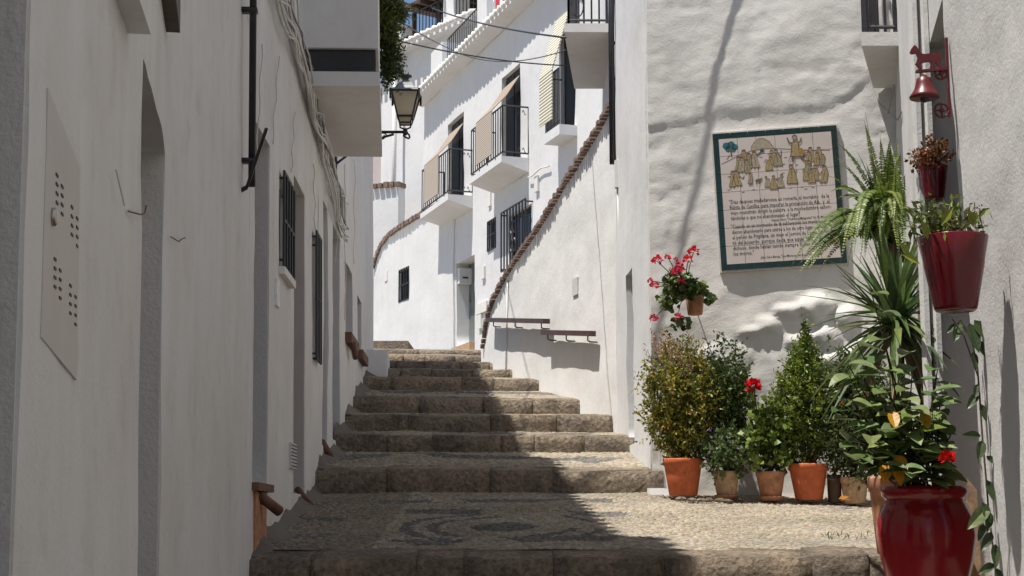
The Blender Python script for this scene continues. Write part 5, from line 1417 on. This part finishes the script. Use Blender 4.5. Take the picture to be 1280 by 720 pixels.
# ---- fern on the wall
fcn = at(1112,300,8.7); t9 = thing('fern', fcn-Vector((0,0,.16)), 'arching sword fern hanging on the wall right of the story panel', 'plant')
mb = MB(); mb.lathe([(.05,0),(.075,.10),(.08,.11),(.07,.11),(.06,.09)], fcn+Vector((.06,.06,-.12)), 18); mb.build('pot', 'wood_dark', t9, True)
random.seed(41)
def frond(tgt, sagf, hue):
    a, b = fcn+Vector((rnd(-.03,.03),rnd(-.03,.03),-.02)), Vector(tgt); L = (b-a).length; mb = MB(); n_ = max(14, int(L/.015))
    P = [a+(b-a)*f+Vector((0,0,sagf*L*(f*(1-f)*4)*.25)) for f in [i/n_ for i in range(n_+1)]]
    mb.cur = (.08,.07,.03); mb.tube(P, [.003*(1-.7*i/n_) for i in range(n_+1)], 4)
    d0 = (b-a).normalized(); side0 = d0.cross(Vector((rnd(-.4,.4),-.6,.8))).normalized()
    for i in range(2, n_):
        f = i/n_; w_ = .074*math.sin(math.pi*min(1,f*.9+.12))**.7*(1.08-f*.75)
        tg = (P[i+1 if i < n_ else i]-P[i-1]).normalized()
        for sg in (-1,1):
            dd = (side0*sg+tg*.35+Vector((0,0,rnd(-.3,.05)))).normalized()
            mb.leaf(P[i], dd, tg.cross(dd)+rdir()*.2, w_*rnd(.95,1.2), .0175, .1, .12, jit(hue,.18))
    return mb.build('frond', 'leaf', t9)
for x, y, Y, s_ in ((1080,150,8.5,.2),(1072,190,8.4,.3),(1045,178,8.5,.6),(1068,225,8.3,.5),(1010,322,8.2,.7),(1002,328,8.1,1.0),(1006,344,8.2,.8),(1045,262,8.4,.6),(1038,240,8.3,.9),(1060,300,8.1,.9),(1100,170,8.7,.2),
       (1120,200,8.3,.2),(1020,300,8.6,.5),(1085,240,8.1,.5),(1095,330,8.0,1.),(1110,150+30,8.9,.1),(1050,330,7.9,1.2),(1075,330,7.9,1.2),(1128,235,8.2,.3),(1096,215,8.2,.3),(1085,275,7.9,.6),(1104,260,7.9,.6),(1126,190,8.6,.2),(1064,265,8.6,.4),(1090,200,8.6,.3),(1052,205,8.5,.5),(1075,290,8.0,.9),(1100,300,7.8,1.),(1118,280,7.8,.9),(1035,290,8.3,.8),(1058,250,8.1,.7),(1112,225,8.1,.4),(1080,320,7.8,1.1),(1125,330,7.7,1.1),(1105,345,7.9,1.2),(1024,340,8.3,.9),(1092,250,8.0,.5),(1070,245,8.5,.5),(1140,265,7.9,.5)):
    for rep_ in range(2): frond(at(x+rep_*rnd(-16,14),y+rep_*rnd(-14,20),Y+rep_*rnd(-.2,.15)), s_, random.choice([(.11,.17,.03),(.15,.21,.04),(.075,.125,.025),(.20,.25,.055)]))
# ---- red wall pots
def wallpot(t, c, rt, rb, h, flat):
    mb = MB(); mb.lathe([(rb*.88,0),(rb*.97,.006),(rb,.014),(rb+(rt-rb)*.62,h*.62),(rb+(rt-rb)*.64,h*.64),(rb+(rt-rb)*.66,h*.62+.02),(rt,h),(rt*.985,h+.003),(rt*.94,h),(rt*.9,h*.85)], c, 36); mb.build('pot', 'red_enamel', t, True)
    mb = MB(); mb.lathe([(rt*.89,h*.86),(rt*.5,h*.9),(rt*.1,h*.9)], c, 14); mb.build('soil', 'soil', t, True)
c = at(1196,391,5.5); c = Vector((c.x,5.5,c.z)); k5 = 5.5/F
t10 = thing('wall_pot', c, 'large dark red bucket pot hung on the nearest right wall', 'potted plant')
wallpot(t10, c+Vector((-.003,0,.006)), 44*k5, 27*k5, 94*k5, True); top = c+Vector((0,0,94*k5)); random.seed(51)
shrub(t10, top-Vector((0,0,.02)), top+Vector((-.03,.0,.045)), (.15,.11,.06), 420, .042, .016, [(.11,.15,.035),(.17,.21,.04),(.07,.10,.03)], 10, .6, None, .8)
mb = MB()
for i in range(26):
    b = top+Vector((rnd(-.14,.11), rnd(-.09,.09), -.01)); d = Vector((rnd(-.25,.15),rnd(-.2,.2),1)).normalized(); L = rnd(.06,.14)
    mb.cur = (.12,.10,.05); mb.tube([b, b+d*L], .0018, 4)
    for j in range(12): mb.small(b+d*L*rnd(.55,1.05)+rdir()*.006, rdir()+d*.5, rdir(), rnd(.008,.016), .007, jit(random.choice([(.30,.17,.13),(.24,.17,.08),(.36,.24,.18)]),.25))
tag(mb.build('dry_flowers', 'leaf', t10), kind='stuff')
mb = MB()
for x, y, dx, dz in ((1150,330,-.06,.03),(1138,322,-.04,.05),(1176,282,.05,.08),(1160,300,-.03,.09),(1218,285,-.03,.08)):
    p = at(x,y,5.42); mb.leaf(p, (dx,-.02,dz), (0,-1,.5), .085, .034, .2, .05, jit((.22,.26,.03),.15))
mb.build('young_leaves', 'leaf', t10)
c = at(1154,263,7.55); k7 = 7.5/F; c = Vector((c.x-.01,7.3,c.z))
t11 = thing('wall_pot', c, 'small dark red wall pot of withered orange flowers beside the fern', 'potted plant')
wallpot(t11, c, 17.5*k7, 12.5*k7, 42*k7, True); top = c+Vector((0,0,42*k7))
shrub(t11, top, top+Vector((-.02,-.02,.05)), (.10,.08,.07), 520, .026, .018, [(.22,.08,.03),(.12,.06,.025),(.40,.15,.05),(.08,.045,.02),(.32,.17,.12)], 6, .5)
# ---- big urn with leafy plant
ux = at(1157,650,7.02); ug = gz(7.02); u0 = Vector((ux.x,7.02,ug+.012)); t12 = thing('urn_plant', u0, 'big glossy red urn holding a broad leaved plant with red flower', 'potted plant')
ztop_ = zat(608,7.02); hu = ztop_-u0.z; kk = 7.02/F
mb = MB(); R_ = 60.5*kk
mb.lathe([(R_*.52,0),(R_*.58,.02),(R_*.70,hu*.25),(R_*.92,hu*.52),(R_*1.0,hu*.68),(R_*.97,hu*.78),(R_*.86,hu*.87),(R_*.79,hu*.905),(R_*.80,hu*.92),(R_*.86,hu*.935),(R_*.88,hu*.965),(R_*.87,hu),(R_*.80,hu),(R_*.74,hu*.9)], u0, 48); mb.build('urn', 'red_glaze', t12, True)
mb = MB(); mb.lathe([(R_*.74,hu*.9),(R_*.4,hu*.93),(R_*.1,hu*.93)], u0, 16); mb.build('soil', 'soil', t12, True)
top = u0+Vector((0,0,hu*.92)); random.seed(61)
def bigleaf(p, d, L, W_, col, droop=.3, up_=(0,-.35,1)):
    mb = MB(); mb.cur = col; d = Vector(d).normalized(); side = d.cross(Vector(up_)).normalized(); nr = side.cross(d); n_ = 6; vs = []
    if nr.z < 0: nr = -nr
    for i in range(n_+1):
        f = i/n_; w_ = W_/2*max(.02, math.sin(math.pi*f**.75)**.8) if f < 1 else .001
        c_ = Vector(p)+d*L*f-Vector((0,0,droop*L*f*f)); wv = .05*L*math.sin(f*9)
        vs += [c_-side*w_+nr*(w_*.30+wv*.2), c_-nr*.002, c_+side*w_+nr*(w_*.30-wv*.2)]
    mb.add(vs, [q for i in range(n_) for q in ((i*3,i*3+1,i*3+4,i*3+3),(i*3+1,i*3+2,i*3+5,i*3+4))]); return mb
stm = MB(); stm.cur = (.07,.05,.03)
tips = [(1090,368,6.9),(1062,470,6.85),(1100,470,6.8),(1172,462,6.9),(1165,520,6.75),(1058,540,6.8),(1130,500,6.7),(1188,545,6.8),(1085,560,6.7),(1110,540,6.65),(1140,560,6.6),(1150,480,6.95),(1118,450,7.0),(1075,510,6.75),(1065,500,6.8),(1095,520,6.7),(1125,520,6.62),(1150,540,6.62),(1175,500,6.8),(1055,515,6.85),(1080,475,6.85),(1110,490,6.75),(1140,470,6.85),(1160,555,6.65),(1100,575,6.6),(1130,585,6.58),(1070,575,6.68),(1165,490,6.8),(1090,545,6.65),(1145,515,6.7),(1060,455,6.9),(1072,430,6.95),(1105,425,6.95),(1138,440,6.95),(1050,560,6.75)]
LC = [(.14,.21,.07),(.19,.26,.085),(.11,.165,.055),(.23,.29,.11)]
for ti, (x, y, Y) in enumerate(tips):
    e = at(x,y,Y); b = top+Vector((rnd(-.1,.1),rnd(-.08,.08),-.02)); m_ = b.lerp(e,.5)+Vector((0,0,.03)); stm.tube([b, m_, e], [.006,.0045,.003], 5)
    for j in range(7):
        f = .35+.65*j/6; p = b.lerp(m_,f*2) if f < .5 else m_.lerp(e,(f-.5)*2)
        az = rnd(0,6.28); d = Vector((math.cos(az), math.sin(az)*.8-.35, rnd(-.15,.35)))
        if p.x+d.x*.1 > 2.02: d.x = -abs(d.x)
        if y < 400 and f < .85: continue
        L = rnd(.095,.15); col = jit(random.choice(LC),.2)
        if random.random() < .05: col = jit((.20,.25,.04),.1)
        bigleaf(p, d, L, L*rnd(.56,.72), col, rnd(.05,.4)).build('leaf', 'leaf', t12)
stm.build('stems', 'stem', t12)
for x, y, d, L in ((1108,596,(-.2,-.5,-.6),.10),(1118,585,(.3,-.6,-.5),.10),(1120,598,(.1,-.4,-.9),.09),(1115,530,(0,-.5,-.7),.09),(1155,530,(0,-.5,-.8),.09)):
    bigleaf(at(x,y-16,6.68), d, L, L*.6, jit((.58,.30,.025),.08), .1).build('yellow_leaf', 'leaf', t12)
blossom(t12, at(1185,574,6.5), .034, (.60,.008,.012), 50)
mb = MB(); mb.tube([at(1182,600,6.85)+Vector((.03*math.sin(t*.5), .02*math.cos(t*.5), .0))+Vector((0,0,.018*t if t < 7 else .018*(14-t))) for t in range(15)], .003, 5); mb.build('wire_hoop', 'iron', t12)
# tan slab leaning behind the urn
mb = MB(); e = [(1196,652),(1224,640),(1221,612),(1209,598)]; f_ = [at(x,y,7.2) for x, y in e]; b_ = [p+Vector((.01,.035,0)) for p in f_]
f_[0] = Vector((f_[0].x,7.2,ug-.05)); f_[1] = Vector((f_[1].x,7.2,ug-.05)); b_[0] = f_[0]+Vector((0,.035,0)); b_[1] = f_[1]+Vector((0,.035,0))
mb.add(f_+b_, [(0,1,2,3),(7,6,5,4),(0,4,5,1),(1,5,6,2),(2,6,7,3),(3,7,4,0)]); tag(mb.build('leaning_slab', 'terracotta_pale'), 'tan stone slab leaning behind the red urn', 'slab')
# ---- climber on the nearest right wall
t13 = thing('climbing_vine', WR.pt(.1, gz(6)), 'thin leafy vine climbing the nearest right wall under the red pot', 'plant')
mb = MB(); P = [at(x,y,5.95) for x, y in ((1247,740),(1242,690),(1236,640),(1232,590),(1228,545),(1225,500),(1222,460),(1215,425),(1200,400))]
mb.tube(P, .004, 5); P2 = [at(1222,470,5.95), at(1205,420,5.9), at(1190,398,5.9)]; mb.tube(P2, .003, 5); mb.build('stems', 'stem', t13)
for x, y, dx, dz, L in ((1200,402,-.4,-1,.09),(1212,404,.2,-1,.12),(1218,400,.5,-.9,.11),(1216,440,.1,-1,.07),(1222,480,-.3,-.9,.06),(1222,492,-.6,-.7,.08),(1226,505,.2,-1,.07),(1226,545,-1,.1,.08),(1228,550,-.3,-1,.09),(1234,600,.2,-1,.08),(1238,640,-.3,-1,.08),
    (1236,632,-.9,-.8,.13),(1228,628,.3,-1,.08),(1240,665,-.6,-.8,.09),(1244,680,-.1,-1,.09),(1243,705,-.9,-.4,.08),(1246,710,.1,-1,.08),(1233,570,.6,-.5,.06),(1196,405,-.8,-.6,.06),(1230,655,-.5,-1,.07),(1222,425,.4,-1,.08)):
    bigleaf(at(x,y,5.92), (dx,-.25,dz), L, L*.42, jit((.045,.075,.025) if L != .13 else (.16,.20,.06),.25), .05, (0,-1,.2)).build('leaf', 'leaf', t13)
# ---- greenery on the left balcony
t14 = thing('balcony_plant', W2.pt(bs0+1.6, zB, prf), 'feathery greenery with small white flowers spilling over the left balcony', 'plant')
random.seed(71)
def at11(x, y): return at(x, y, 11.9)
c1 = at11(485,18)
shrub(t14, c1+Vector((0,0,.3)), c1, (.125,.22,.42), 7000, .040, .015, [(.09,.12,.02),(.13,.16,.025),(.06,.085,.02),(.20,.20,.04)], 14, .6)
shrub(t14, c1, at11(489,80), (.10,.12,.20), 2000, .034, .017, [(.06,.09,.02),(.10,.14,.03),(.03,.05,.015)], 8, .6)
mb = MB()
for i in range(26):
    a = at11(484,22+rnd(-16,14)); e = at11(rnd(496,524), rnd(8,26))+Vector((0,rnd(-.1,.1),0)); P = [a+(e-a)*f+Vector((0,0,.05*math.sin(f*3.1))) for f in (0,.33,.66,1)]
    mb.cur = (.10,.10,.03); mb.tube(P, .0018, 4)
    for j in range(22): f = rnd(.2,1.03); p = a+(e-a)*f+Vector((0,0,.05*math.sin(f*3.1))); mb.small(p, rdir()+Vector((0,0,-.3)), rdir(), .03, .006, jit((.15,.17,.03)))
tag(mb.build('feathery_sprays', 'leaf', t14), kind='stuff')
for x, y in ((490,80),(497,86),(486,88),(500,92),(494,95),(490,100)): blossom(t14, at11(x+rnd(-2,2),y-6), .022, (.75,.73,.66), 12)
